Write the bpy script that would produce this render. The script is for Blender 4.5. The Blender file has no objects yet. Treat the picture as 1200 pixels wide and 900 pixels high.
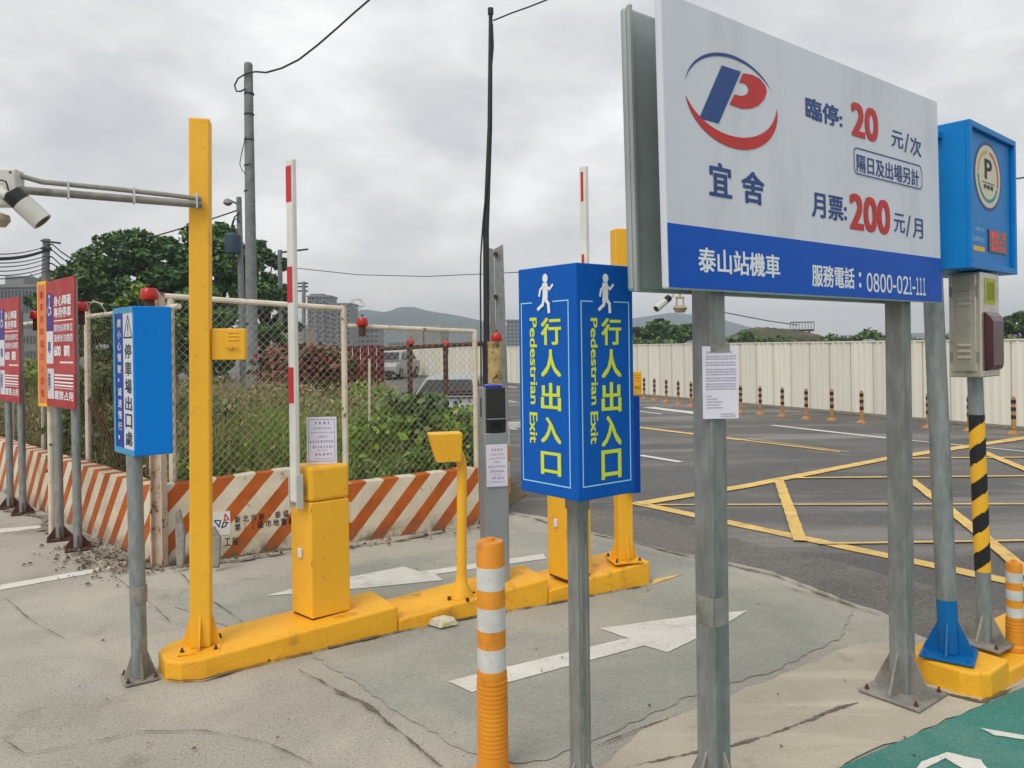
import bpy, bmesh, math, random
import numpy as np
from mathutils import Vector as V, Matrix
random.seed(7); RNG = np.random.default_rng(11)
R = math.radians
scn = bpy.context.scene
col = scn.collection

# ---------------------------------------------------------------- camera
CH, CF, CX, CY, ROLL = 1.65, 900.0, 600.0, 406.0, 0.013
cR = V((math.cos(ROLL), 0, -math.sin(ROLL))); cU = V((math.sin(ROLL), 0, math.cos(ROLL))); cF = V((0, 1, 0))
cam_d = bpy.data.cameras.new('camera'); cam = bpy.data.objects.new('camera', cam_d); col.objects.link(cam)
cam_d.sensor_width = 36; cam_d.lens = CF / 1200 * 36
cam_d.shift_y = -(450 - CY) / 1200
cam_d.clip_start = 0.05; cam_d.clip_end = 9000
cam.matrix_world = Matrix(((cR.x, cU.x, -cF.x, 0), (cR.y, cU.y, -cF.y, 0), (cR.z, cU.z, -cF.z, CH), (0, 0, 0, 1)))
scn.camera = cam
CAM = V((0, 0, CH))

def ray(px, py):
    return cF + cR * ((px - CX) / CF) + cU * ((CY - py) / CF)
def G(px, py, z=0.0):            # survey: point on a level plane
    d = ray(px, py); return CAM + d * ((z - CH) / d.z)
def W(px, py, y):                # survey: point at a given distance
    return CAM + ray(px, py) * y

# ---------------------------------------------------------------- world, sun, exposure
SUN_AZ, SUN_EL = -150.0, 50.0     # sun direction: azimuth from +Y towards +X, elevation
wd = bpy.data.worlds.new('World'); scn.world = wd; wd.use_nodes = True
nt = wd.node_tree; nt.nodes.clear(); L = nt.links.new
def wn(t, **k):
    n = nt.nodes.new(t)
    for a, b in k.items(): setattr(n, a, b)
    return n
out = wn('ShaderNodeOutputWorld'); bg = wn('ShaderNodeBackground'); bg.inputs[1].default_value = 0.1
sky = wn('ShaderNodeTexSky', sky_type='NISHITA', sun_disc=False); sky.sun_elevation = R(SUN_EL); sky.sun_rotation = R(SUN_AZ)
tc = wn('ShaderNodeTexCoord'); sp = wn('ShaderNodeSeparateXYZ'); L(tc.outputs['Generated'], sp.inputs[0])
def wm(op, a, b=None, c=None):
    n = wn('ShaderNodeMath', operation=op)
    for i, x in enumerate((a, b, c)):
        if x is None: continue
        if isinstance(x, (int, float)): n.inputs[i].default_value = x
        else: L(x, n.inputs[i])
    return n.outputs[0]
zz = wm('ADD', wm('ABSOLUTE', sp.outputs[2]), 0.34)
cmb = wn('ShaderNodeCombineXYZ'); L(wm('DIVIDE', sp.outputs[0], zz), cmb.inputs[0]); L(wm('DIVIDE', sp.outputs[1], zz), cmb.inputs[1]); cmb.inputs[2].default_value = 3.7
def wnoise(scale, det, ro, dist=0.0):
    n = wn('ShaderNodeTexNoise'); n.inputs['Scale'].default_value = scale; n.inputs['Detail'].default_value = det
    n.inputs['Roughness'].default_value = ro; n.inputs['Distortion'].default_value = dist; L(cmb.outputs[0], n.inputs['Vector']); return n.outputs[0]
big = wnoise(1.9, 7, 0.52, 0.25); small = wnoise(5.0, 8, 0.6, 0.3)
mixn = wm('ADD', wm('MULTIPLY', big, 0.75), wm('MULTIPLY', small, 0.25))
def ramp(fac, stops):
    n = wn('ShaderNodeValToRGB'); L(fac, n.inputs[0]); e = n.color_ramp.elements
    while len(e) < len(stops): e.new(0.5)
    for q, (p, c) in zip(e, stops): q.position = p; q.color = (*c, 1)
    return n.outputs[0]
cl = ramp(mixn, [(0.36, (.48, .49, .50)), (0.45, (.57, .577, .582)), (0.53, (.68, .677, .67)), (0.63, (.84, .832, .82))])
hor = ramp(sp.outputs[2], [(0.0, (.72, .665, .60)), (0.10, (.74, .70, .65)), (0.35, (.70, .70, .70))])
hf = ramp(sp.outputs[2], [(0.02, (.75,) * 3), (0.14, (.25,) * 3), (0.28, (.0,) * 3)])
m1 = wn('ShaderNodeMix', data_type='RGBA'); L(hf, m1.inputs[0]); L(cl, m1.inputs[6]); L(hor, m1.inputs[7])
mul = wn('ShaderNodeVectorMath', operation='SCALE'); L(m1.outputs[2], mul.inputs[0]); mul.inputs['Scale'].default_value = 10.0
m2 = wn('ShaderNodeMix', data_type='RGBA'); m2.inputs[0].default_value = 0.06; L(mul.outputs[0], m2.inputs[6]); L(sky.outputs[0], m2.inputs[7])
L(m2.outputs[2], bg.inputs[0]); L(bg.outputs[0], out.inputs[0])
sd = bpy.data.lights.new('sun', 'SUN'); sd.energy = 1.5; sd.angle = R(35); sd.color = (1, .95, .87)
so = bpy.data.objects.new('sun', sd); col.objects.link(so)
sdir = V((math.sin(R(SUN_AZ)) * math.cos(R(SUN_EL)), math.cos(R(SUN_AZ)) * math.cos(R(SUN_EL)), math.sin(R(SUN_EL))))
so.rotation_euler = sdir.to_track_quat('Z', 'Y').to_euler()
scn.view_settings.view_transform = 'Standard'; scn.view_settings.look = 'None'
scn.view_settings.exposure = 0.40; scn.view_settings.gamma = 1.0
scn.cycles.volume_bounces = 0; scn.cycles.max_bounces = 6; scn.cycles.use_denoising = True

# ---------------------------------------------------------------- materials
def S(r, g, b):
    return tuple((c / 255 / 12.92 if c / 255 <= .04045 else ((c / 255 + .055) / 1.055) ** 2.4) for c in (r, g, b))
MATS = {}
def mat(name, c, c2=None, scale=6, lo=.35, hi=.65, rough=.6, metal=0., bump=0., bscale=60, dirt=None, dlo=.55, dhi=.75, dscale=3, stretch=None, spec=.5, rnd=0., dirt2=None, d2=(0.6, .7, 40), island=None, coord='Object', r2=None):
    m = bpy.data.materials.new(name); m.use_nodes = True; t = m.node_tree; N = t.nodes; K = t.links.new
    b = N['Principled BSDF']; b.inputs['Roughness'].default_value = rough; b.inputs['Metallic'].default_value = metal
    b.inputs['Specular IOR Level'].default_value = spec
    tcn = N.new('ShaderNodeTexCoord'); src = tcn.outputs[coord]
    if stretch:
        mp = N.new('ShaderNodeMapping'); mp.inputs['Scale'].default_value = stretch; K(src, mp.inputs[0]); src = mp.outputs[0]
    def noise(s, det=6, ro=.6, vec=None):
        n = N.new('ShaderNodeTexNoise'); n.inputs['Scale'].default_value = s; n.inputs['Detail'].default_value = det; n.inputs['Roughness'].default_value = ro
        K(vec or src, n.inputs['Vector']); return n.outputs[0]
    def mr(f, a, z, lo_=0., hi_=1.):
        n = N.new('ShaderNodeMapRange'); K(f, n.inputs[0]); n.inputs[1].default_value = a; n.inputs[2].default_value = z
        n.inputs[3].default_value = lo_; n.inputs[4].default_value = hi_; return n.outputs[0]
    def mixc(f, a, z):
        n = N.new('ShaderNodeMix'); n.data_type = 'RGBA'; K(f, n.inputs[0])
        for i, x in ((6, a), (7, z)):
            if isinstance(x, tuple): n.inputs[i].default_value = (*x, 1)
            else: K(x, n.inputs[i])
        return n.outputs[2]
    cur = c
    if c2: cur = mixc(mr(noise(scale), lo, hi), c, c2)
    if island:
        g = N.new('ShaderNodeNewGeometry'); rr = N.new('ShaderNodeValToRGB'); K(g.outputs['Random Per Island'], rr.inputs[0]); e = rr.color_ramp.elements
        while len(e) < len(island): e.new(.5)
        for i, (q, cc) in enumerate(zip(e, island)): q.position = i / (len(island) - 1); q.color = (*cc, 1)
        cur = rr.outputs[0] if not c2 else mixc(mr(noise(scale), lo, hi), rr.outputs[0], c2)
    if dirt: cur = mixc(mr(noise(dscale, 9, .68), dlo, dhi), cur, dirt)
    if dirt2: cur = mixc(mr(noise(d2[2], 4, .6), d2[0], d2[1]), cur, dirt2)
    if rnd:
        oi = N.new('ShaderNodeObjectInfo'); hs = N.new('ShaderNodeHueSaturation'); K(mr(oi.outputs['Random'], 0, 1, 1 - rnd, 1 + rnd * .4), hs.inputs['Value'])
        if isinstance(cur, tuple): hs.inputs['Color'].default_value = (*cur, 1)
        else: K(cur, hs.inputs['Color'])
        cur = hs.outputs[0]
    if isinstance(cur, tuple): b.inputs['Base Color'].default_value = (*cur, 1)
    else: K(cur, b.inputs['Base Color'])
    if r2: K(mr(noise(scale * 1.7), .3, .7, rough, r2), b.inputs['Roughness'])
    if bump:
        bn = N.new('ShaderNodeBump'); bn.inputs['Strength'].default_value = bump; bn.inputs['Distance'].default_value = .01
        K(noise(bscale, 5, .65, tcn.outputs[coord]), bn.inputs['Height']); K(bn.outputs[0], b.inputs['Normal'])
    MATS[name] = m; return m
M_yel = mat('yellow_paint', S(238, 181, 42), S(232, 171, 34), 2.5, rough=.42, bump=.05, bscale=25, dirt=S(176, 118, 34), dlo=.57, dhi=.80, dscale=4, r2=.6, dirt2=S(206, 150, 50), d2=(.62, .74, 30))
M_kerb = mat('yellow_kerb_paint', S(240, 180, 36), S(230, 166, 32), 3, rough=.55, bump=.35, bscale=30, dirt=S(150, 112, 52), dlo=.56, dhi=.74, dscale=5, dirt2=S(200, 140, 50), d2=(.62, .7, 55))
M_galv = mat('galvanised_steel', S(150, 156, 156), S(128, 134, 134), 30, rough=.48, metal=.45, dirt=S(86, 88, 84), dlo=.55, dhi=.8, dscale=5, stretch=(1, 1, .35), bump=.05, bscale=40, r2=.6)
M_galvd = mat('weathered_galvanised_steel', S(146, 148, 146), S(124, 126, 124), 26, rough=.55, metal=.25, dirt=S(104, 104, 102), dlo=.5, dhi=.75, dscale=6, stretch=(1, 1, .3), bump=.08, bscale=50)
M_galvl = mat('dusty_steel', S(156, 153, 144), S(134, 132, 126), 12, rough=.7, metal=.2, dirt=S(100, 94, 84), dlo=.5, dhi=.7, dscale=9, bump=.1)
M_rust = mat('rusty_steel', S(96, 58, 44), S(60, 42, 36), 9, rough=.85, bump=.3, dirt=S(130, 74, 48), dscale=12)
M_dark = mat('dark_metal', S(52, 54, 54), S(40, 42, 42), 10, rough=.6, metal=.3)
M_black = mat('black_plastic', S(24, 24, 26), rough=.5)
M_rwhite = mat('chipped_white_paint', S(216, 208, 190), S(196, 186, 166), 6, rough=.6, bump=.15, dirt=S(112, 62, 44), dlo=.60, dhi=.66, dscale=7)
M_white = mat('white_paint', S(226, 226, 222), S(208, 208, 204), 5, rough=.4, dirt=S(170, 168, 160), dlo=.6, dhi=.8, dscale=4)
M_mark = mat('white_road_paint', S(216, 214, 206), S(204, 201, 192), 5, rough=.75, bump=.2, bscale=60, dirt=S(168, 165, 157), dlo=.54, dhi=.76, dscale=7, dirt2=S(160, 157, 150), d2=(.60, .72, 60))
M_ymark = mat('yellow_road_paint', S(224, 190, 112), S(210, 174, 94), 3, rough=.75, bump=.3, dirt=S(160, 140, 104), dlo=.52, dhi=.70, dscale=5, dirt2=S(130, 116, 88), d2=(.64, .7, 30))
M_blue = mat('blue_sign_paint', S(0, 130, 224), S(0, 124, 216), 2, spec=.2, rough=.45, dirt=S(0, 86, 150), dlo=.6, dhi=.85, dscale=2)
M_blue2 = mat('bright_blue_paint', S(4, 124, 198), S(2, 116, 190), 4, spec=.25, rough=.45, dirt=S(60, 110, 140), dlo=.65, dhi=.85, dscale=6)
M_bfoot = mat('worn_blue_paint', S(8, 104, 170), S(6, 94, 156), 5, spec=.25, rough=.5, dirt=S(70, 110, 130), dlo=.58, dhi=.8, dscale=10)
M_cyan = mat('pale_blue_trim', S(60, 150, 200), S(50, 140, 190), 3, rough=.45)
M_pblue = mat('deep_blue_panel', S(0, 90, 182), S(0, 84, 174), 2, spec=.2, rough=.45, dirt=S(4, 70, 140), dlo=.62, dhi=.85, dscale=4)
M_navy = mat('navy_band', S(4, 56, 146), rough=.4, spec=.2)
M_band = mat('royal_blue_print', S(0, 84, 186), S(0, 78, 178), 1.5, rough=.45, spec=.2)
M_bwhite = mat('sign_white_sheet', S(210, 213, 223), S(200, 203, 214), 1.2, rough=.38, dirt=S(182, 184, 192), dlo=.52, dhi=.80, dscale=3, stretch=(1, 1, .3))
M_sback = mat('dull_green_grey_back', S(168, 176, 174), S(140, 150, 148), 1.6, rough=.5, metal=.3, dirt=S(110, 112, 104), dlo=.55, dhi=.8, dscale=3)
M_tblue = mat('blue_lettering', S(20, 64, 130), rough=.5)
M_tred = mat('red_lettering', S(190, 34, 34), rough=.5)
M_twhite = mat('white_lettering', S(226, 230, 234), rough=.5)
M_pale = mat('pale_blue_line', S(150, 205, 232), rough=.5)
M_lime = mat('lime_lettering', S(206, 220, 50), rough=.5)
M_tblack = mat('black_lettering', S(26, 26, 32), rough=.6)
M_tgrey = mat('grey_print', S(112, 104, 132), rough=.7)
M_paper = mat('laminated_paper', S(222, 218, 232), S(212, 208, 226), 4, rough=.35)
M_red = mat('red_sheet_painted_reflection', S(160, 26, 30), S(176, 66, 66), 2.2, lo=.45, hi=.62, rough=.5, stretch=(1, 1, 1))  # paler red noise patches paint a reflection into the sheet colour
M_orange = mat('orange_sheet', S(214, 128, 84), S(200, 100, 60), 5, rough=.5)
M_lred = mat('red_warning_lamp', S(190, 30, 20), S(160, 24, 18), 6, rough=.3)
M_pconc = mat('concrete_pole', S(128, 134, 134), S(108, 112, 112), 4, rough=.85, bump=.2, dirt=S(86, 88, 86), dscale=6)
M_hoard = mat('cream_corrugated_sheet', S(226, 224, 212), S(216, 212, 198), 1.0, rough=.5, dirt=S(196, 188, 168), dlo=.56, dhi=.8, dscale=2, stretch=(1, 1, .35), rnd=.07)
M_bol = mat('orange_flexible_plastic', S(222, 146, 30), S(212, 132, 24), 6, rough=.55, dirt=S(140, 98, 54), dlo=.54, dhi=.76, dscale=9)
M_bold = mat('faded_orange_plastic', S(176, 132, 78), S(160, 112, 60), 6, rough=.7, dirt=S(120, 96, 70), dlo=.5, dhi=.7, dscale=9)
M_refl = mat('white_reflective_band', S(214, 214, 210), S(190, 190, 188), 9, rough=.3, dirt=S(140, 138, 134), dlo=.6, dhi=.75, dscale=14)
M_ss = mat('stainless_sheet', S(214, 208, 194), S(196, 190, 176), 3, rough=.3, metal=.7, dirt=S(120, 112, 98), dlo=.55, dhi=.75, dscale=6)
M_alu = mat('grey_kiosk_metal', S(150, 156, 162), S(142, 148, 154), 3, rough=.38, metal=.3)
M_maroon = mat('maroon_lamp_cover', S(70, 14, 28), S(54, 12, 24), 8, rough=.22)
M_glass = mat('dark_glass', S(18, 22, 26), rough=.08)
M_tyre = mat('tyre_rubber', S(22, 22, 22), rough=.9)
M_carw = mat('silver_car_paint', S(158, 162, 162), rough=.25, metal=.3)
M_carp = mat('pale_teal_car_paint', S(176, 196, 190), rough=.25, metal=.2)
M_cards = mat('dark_car_paint', S(60, 64, 70), rough=.25, metal=.3)
M_cont = mat('grey_container', S(150, 152, 150), S(130, 132, 130), 1, rough=.6)
M_soil = mat('dry_soil', S(112, 98, 72), S(84, 80, 52), 1.2, rough=.95, bump=.8, bscale=20, dirt=S(70, 62, 44), dscale=4)
M_bark = mat('bark', S(74, 62, 50), S(54, 46, 38), 8, rough=.95, bump=.6, bscale=18)
M_debris = mat('leaf_litter', S(92, 82, 66), rough=.95, island=[S(60, 54, 44), S(110, 98, 78), S(130, 120, 100), S(84, 62, 40)])
M_leaf = mat('dark_tree_leaf', S(40, 62, 30), rough=.6, island=[S(46, 76, 40), S(64, 100, 48), S(84, 122, 56), S(54, 86, 46), S(104, 138, 66)])
M_leaf2 = mat('olive_tree_leaf', S(60, 84, 40), rough=.6, island=[S(48, 72, 34), S(70, 98, 46), S(92, 116, 60), S(56, 84, 44)])
M_leafy = mat('young_lime_leaf', S(120, 140, 50), rough=.6, island=[S(112, 132, 44), S(140, 158, 60), S(96, 118, 44)])
M_leafr = mat('dark_red_leaf', S(104, 40, 44), rough=.65, island=[S(112, 44, 48), S(144, 70, 70), S(104, 58, 46), S(98, 96, 56), S(90, 110, 54)])
M_weed = mat('green_weed_leaf', S(70, 100, 40), rough=.7, island=[S(72, 108, 40), S(112, 150, 50), S(150, 182, 66), S(84, 118, 48), S(136, 148, 80), S(60, 90, 42)])
M_lgrass = mat('lime_grass', S(120, 150, 50), rough=.7, island=[S(92, 128, 44), S(128, 162, 56), S(156, 184, 74), S(108, 138, 50)])
M_dry = mat('dry_weed_stem', S(120, 106, 72), rough=.85, island=[S(104, 92, 60), S(150, 136, 98), S(122, 120, 72), S(168, 156, 124), S(92, 96, 54)])
M_hill = mat('wooded_hill', S(66, 80, 66), S(52, 66, 56), .01, rough=1., coord='Object')
M_mound = mat('weedy_earth_mound', S(84, 80, 62), S(62, 66, 44), .5, rough=.95, bump=.8, bscale=3, dirt=S(112, 100, 80), dscale=.3)
M_land = mat('open_grassland', S(90, 98, 62), S(112, 108, 84), .02, rough=1.)
M_bgrey = mat('apartment_grey', S(128, 130, 132), S(116, 118, 120), .3, rough=.8)
M_bpink = mat('apartment_beige', S(166, 150, 134), S(150, 136, 122), .3, rough=.8)
M_bglass = mat('apartment_window', S(56, 66, 78), rough=.25)
M_redsheet = mat('dark_red_corrugated_sheet', S(120, 34, 36), S(96, 30, 32), 2, rough=.6, dirt=S(84, 52, 40), dscale=3, dlo=.5, dhi=.7)
M_wire = mat('galvanised_wire', S(176, 174, 162), S(140, 132, 116), 6, rough=.6, metal=.2)
M_cable = mat('black_cable', S(46, 48, 50), rough=.8)
M_crack = mat('crack_grit', S(84, 79, 70), S(120, 114, 102), 30, rough=1.)
M_cctv = mat('cctv_white', S(206, 206, 200), S(192, 192, 186), 5, rough=.35)
M_cctvb = mat('cctv_beige', S(176, 164, 138), S(150, 140, 118), 9, rough=.5)
M_concb = mat('joint_mortar', S(150, 144, 132), S(124, 118, 106), 14, rough=.95, bump=.6, bscale=50)

def ground_mat(name, base, alt, spots, sc, bump, speck, wear=None, wlo=.5, whi=.62, bs=70, sdir_=None):
    m = bpy.data.materials.new(name); m.use_nodes = True; t = m.node_tree; N = t.nodes; K = t.links.new
    b = N['Principled BSDF']; b.inputs['Roughness'].default_value = .88; b.inputs['Specular IOR Level'].default_value = .3
    g = N.new('ShaderNodeNewGeometry'); src = g.outputs['Position']
    def noise(s, det, ro, st=None, dist=0.):
        n = N.new('ShaderNodeTexNoise'); n.inputs['Scale'].default_value = s; n.inputs['Detail'].default_value = det; n.inputs['Roughness'].default_value = ro
        n.inputs['Distortion'].default_value = dist; v = src
        if st:
            mp = N.new('ShaderNodeMapping'); mp.inputs['Rotation'].default_value = (0, 0, st[0]); mp.inputs['Scale'].default_value = (st[1], st[2], 1); K(src, mp.inputs[0]); v = mp.outputs[0]
        K(v, n.inputs['Vector']); return n.outputs[0]
    def mr(f, a, z):
        n = N.new('ShaderNodeMapRange'); K(f, n.inputs[0]); n.inputs[1].default_value = a; n.inputs[2].default_value = z; return n.outputs[0]
    def mixc(f, a, z):
        n = N.new('ShaderNodeMix'); n.data_type = 'RGBA'; K(f, n.inputs[0])
        for i, x in ((6, a), (7, z)):
            if isinstance(x, tuple): n.inputs[i].default_value = (*x, 1)
            else: K(x, n.inputs[i])
        return n.outputs[2]
    cur = mixc(mr(noise(sc, 8, .6, None, .4), .36, .64), base, alt)
    cur = mixc(mr(noise(sc * 3.1, 9, .7), .56, .72), cur, spots)
    if wear: cur = mixc(mr(noise(sc * .7, 8, .62, sdir_, .3), wlo, whi), cur, wear)
    if speck:
        for s_, (dk, lt) in ((bs, speck), (bs * 2.4, speck)):
            n = noise(s_, 3, .7)
            cur = mixc(mr(n, .57, .74), cur, lt); cur = mixc(mr(n, .44, .28), cur, dk)
    K(cur, b.inputs['Base Color'])
    bn = N.new('ShaderNodeBump'); bn.inputs['Strength'].default_value = bump; bn.inputs['Distance'].default_value = .006
    K(noise(bs * .8, 6, .7), bn.inputs['Height']); K(bn.outputs[0], b.inputs['Normal'])
    return m
M_conc = ground_mat('old_exposed_concrete', S(174, 170, 159), S(156, 152, 142), S(130, 125, 115), .9, 1.0, (S(98, 92, 80), S(208, 203, 190)), S(182, 177, 164), .50, .62, 85)
M_pad = ground_mat('grey_green_floor_coating', S(160, 160, 150), S(142, 143, 135), S(168, 164, 150), .9, .7, (S(116, 117, 110), S(186, 184, 174)), S(174, 169, 155), .47, .62, 95)
M_conc2 = ground_mat('brushed_beige_concrete', S(184, 177, 160), S(168, 160, 144), S(140, 132, 116), 1.0, .5, (S(146, 136, 116), S(200, 192, 172)), S(192, 184, 166), .5, .66, 110, (R(35), 1, 7))
M_asph = ground_mat('worn_asphalt', S(102, 100, 98), S(88, 87, 86), S(124, 121, 117), .35, 1.0, (S(70, 69, 68), S(146, 142, 138)), S(134, 130, 126), .50, .62, 60, (R(-30), .6, 3.5))
M_asph2 = ground_mat('coarse_grey_asphalt', S(116, 112, 106), S(100, 97, 93), S(134, 128, 118), 1.2, 1.0, (S(70, 68, 64), S(168, 162, 150)), None, .5, .6, 55)
M_green = ground_mat('green_lane_coating', S(62, 128, 116), S(54, 116, 106), S(84, 138, 126), 1.1, .8, (S(40, 92, 86), S(110, 158, 146)), S(98, 136, 124), .54, .66, 80)
M_lane = ground_mat('gravelly_verge', S(132, 128, 116), S(112, 108, 98), S(90, 86, 76), 3, 1.2, (S(80, 76, 68), S(190, 184, 170)), None, .5, .6, 40)

def stripe_mat():
    m = bpy.data.materials.new('orange_white_stripes'); m.use_nodes = True; t = m.node_tree; N = t.nodes; K = t.links.new
    b = N['Principled BSDF']; b.inputs['Roughness'].default_value = .6
    tcn = N.new('ShaderNodeTexCoord'); s = N.new('ShaderNodeSeparateXYZ'); K(tcn.outputs['Object'], s.inputs[0])
    def mth(op, a, b_=None, c_=None):
        n = N.new('ShaderNodeMath'); n.operation = op
        for i, x in enumerate((a, b_, c_)):
            if x is None: continue
            if isinstance(x, (int, float)): n.inputs[i].default_value = x
            else: K(x, n.inputs[i])
        return n.outputs[0]
    def noise(sc, det=6, ro=.65):
        n = N.new('ShaderNodeTexNoise'); n.inputs['Scale'].default_value = sc; n.inputs['Detail'].default_value = det; n.inputs['Roughness'].default_value = ro
        K(tcn.outputs['Object'], n.inputs['Vector']); return n.outputs[0]
    q = mth('ADD', mth('SUBTRACT', s.outputs[0], mth('MULTIPLY', s.outputs[2], .88)), mth('MULTIPLY', noise(14), .012))
    fr = mth('FRACT', mth('DIVIDE', mth('ADD', q, 10.0), .29)); f = mth('GREATER_THAN', fr, .47)
    def mixc(f_, a, z):
        n = N.new('ShaderNodeMix'); n.data_type = 'RGBA'; K(f_, n.inputs[0])
        for i, x in ((6, a), (7, z)):
            if isinstance(x, tuple): n.inputs[i].default_value = (*x, 1)
            else: K(x, n.inputs[i])
        return n.outputs[2]
    def mr(f_, a, z):
        n = N.new('ShaderNodeMapRange'); K(f_, n.inputs[0]); n.inputs[1].default_value = a; n.inputs[2].default_value = z; return n.outputs[0]
    c = mixc(f, mixc(mr(noise(4), .4, .6), S(186, 94, 20), S(166, 78, 16)), mixc(mr(noise(3), .35, .65), S(220, 210, 190), S(198, 186, 164)))
    c = mixc(mr(noise(9, 9, .75), .59, .66), c, S(128, 110, 90))
    low = mth('MULTIPLY', mr(s.outputs[2], .16, .0), mr(noise(11, 8, .7), .36, .60))
    c = mixc(low, c, S(96, 84, 70))
    K(c, b.inputs['Base Color'])
    bn = N.new('ShaderNodeBump'); bn.inputs['Strength'].default_value = .25; bn.inputs['Distance'].default_value = .01; K(noise(30), bn.inputs['Height']); K(bn.outputs[0], b.inputs['Normal'])
    return m
M_stripe = stripe_mat()

# ---------------------------------------------------------------- mesh helpers
class MB:
    def __init__(s): s.v = []; s.f = []
    def add(s, vs, fs):
        k = len(s.v); s.v += [V(p) for p in vs]; s.f += [tuple(i + k for i in f) for f in fs]; return s
    def obox(s, o, a, b, c):
        o, a, b, c = V(o), V(a), V(b), V(c)
        return s.add([o, o + a, o + a + b, o + b, o + c, o + a + c, o + a + b + c, o + b + c],
                     [(0, 3, 2, 1), (4, 5, 6, 7), (0, 1, 5, 4), (1, 2, 6, 5), (2, 3, 7, 6), (3, 0, 4, 7)])
    def cbox(s, c, a, b, d):
        a, b, d = V(a), V(b), V(d); return s.obox(V(c) - (a + b + d) / 2, a, b, d)
    def box(s, x0, x1, y0, y1, z0, z1): return s.obox((x0, y0, z0), (x1 - x0, 0, 0), (0, y1 - y0, 0), (0, 0, z1 - z0))
    def tube(s, pts, r, n=8, caps=True):
        pts = [V(p) for p in pts]; rs = r if isinstance(r, (list, tuple)) else [r] * len(pts); k = len(s.v)
        side = None
        for i, p in enumerate(pts):
            d = (pts[min(i + 1, len(pts) - 1)] - pts[max(i - 1, 0)]).normalized()
            if side is None:
                side = d.orthogonal().normalized()
            side = (side - d * side.dot(d)).normalized(); up = d.cross(side)
            for j in range(n):
                a = 2 * math.pi * (j + .5) / n; s.v.append(p + side * math.cos(a) * rs[i] + up * math.sin(a) * rs[i])
        for i in range(len(pts) - 1):
            for j in range(n):
                a = k + i * n + j; b = k + i * n + (j + 1) % n; s.f.append((a, b, b + n, a + n))
        if caps: s.f.append(tuple(k + j for j in reversed(range(n)))); s.f.append(tuple(k + (len(pts) - 1) * n + j for j in range(n)))
        return s
    def lathe(s, c, prof, n=20):
        c = V(c); k = len(s.v)
        for r, z in prof:
            for j in range(n):
                a = 2 * math.pi * j / n; s.v.append(c + V((math.cos(a) * r, math.sin(a) * r, z)))
        for i in range(len(prof) - 1):
            for j in range(n):
                a = k + i * n + j; b = k + i * n + (j + 1) % n; s.f.append((a, b, b + n, a + n))
        s.f.append(tuple(k + j for j in reversed(range(n)))); s.f.append(tuple(k + (len(prof) - 1) * n + j for j in range(n)))
        return s
    def prism(s, pts, off):
        pts = [V(p) for p in pts]; off = V(off); n = len(pts); k = len(s.v); s.v += pts + [p + off for p in pts]
        s.f.append(tuple(k + i for i in reversed(range(n)))); s.f.append(tuple(k + n + i for i in range(n)))
        for i in range(n): j = (i + 1) % n; s.f.append((k + i, k + j, k + n + j, k + n + i))
        return s
    def flat(s, pts): k = len(s.v); s.v += [V(p) for p in pts]; s.f.append(tuple(range(k, k + len(pts)))); return s
    def loft(s, rings, caps=True):
        k = len(s.v); n = len(rings[0])
        for r in rings: s.v += [V(p) for p in r]
        for i in range(len(rings) - 1):
            for j in range(n):
                a = k + i * n + j; b = k + i * n + (j + 1) % n; s.f.append((a, b, b + n, a + n))
        if caps: s.f.append(tuple(k + j for j in reversed(range(n)))); s.f.append(tuple(k + (len(rings) - 1) * n + j for j in range(n)))
        return s

def rootloc(p):
    while p.parent: p = p.parent
    return p.location
def props(o, label=None, cat=None, group=None, kind=None):
    if label: o['label'] = label
    if cat: o['category'] = cat
    if group: o['group'] = group
    if kind: o['kind'] = kind
    return o
def build(name, mb, m, parent=None, loc=None, smooth=False, bevel=0, recalc=True, **k):
    """one object; geometry is given in world coordinates"""
    o0 = rootloc(parent) if parent else (V(loc) if loc is not None else V((0, 0, 0)))
    me = bpy.data.meshes.new(name); me.from_pydata([p - o0 for p in mb.v], [], mb.f)
    if recalc:
        bm = bmesh.new(); bm.from_mesh(me); bmesh.ops.recalc_face_normals(bm, faces=bm.faces); bm.to_mesh(me); bm.free()
    me.materials.append(m); o = bpy.data.objects.new(name, me); col.objects.link(o)
    if parent: o.parent = parent
    else: o.location = o0
    if smooth:
        for p in me.polygons: p.use_smooth = True
        md = o.modifiers.new('e', 'EDGE_SPLIT'); md.split_angle = R(35)
    if bevel:
        md = o.modifiers.new('b', 'BEVEL'); md.width = bevel; md.segments = 2; md.limit_method = 'ANGLE'; md.angle_limit = R(40)
    return props(o, **k)
def thing(name, label, cat, loc, group=None):
    o = bpy.data.objects.new(name, None); o.location = V(loc); o.empty_display_size = .2; col.objects.link(o)
    return props(o, label, cat, group)
def copytree(o, parent=None):
    c = o.copy(); col.objects.link(c)
    if parent: c.parent = parent
    for ch in o.children: copytree(ch, c)
    return c
Z = V((0, 0, 1))

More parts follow.
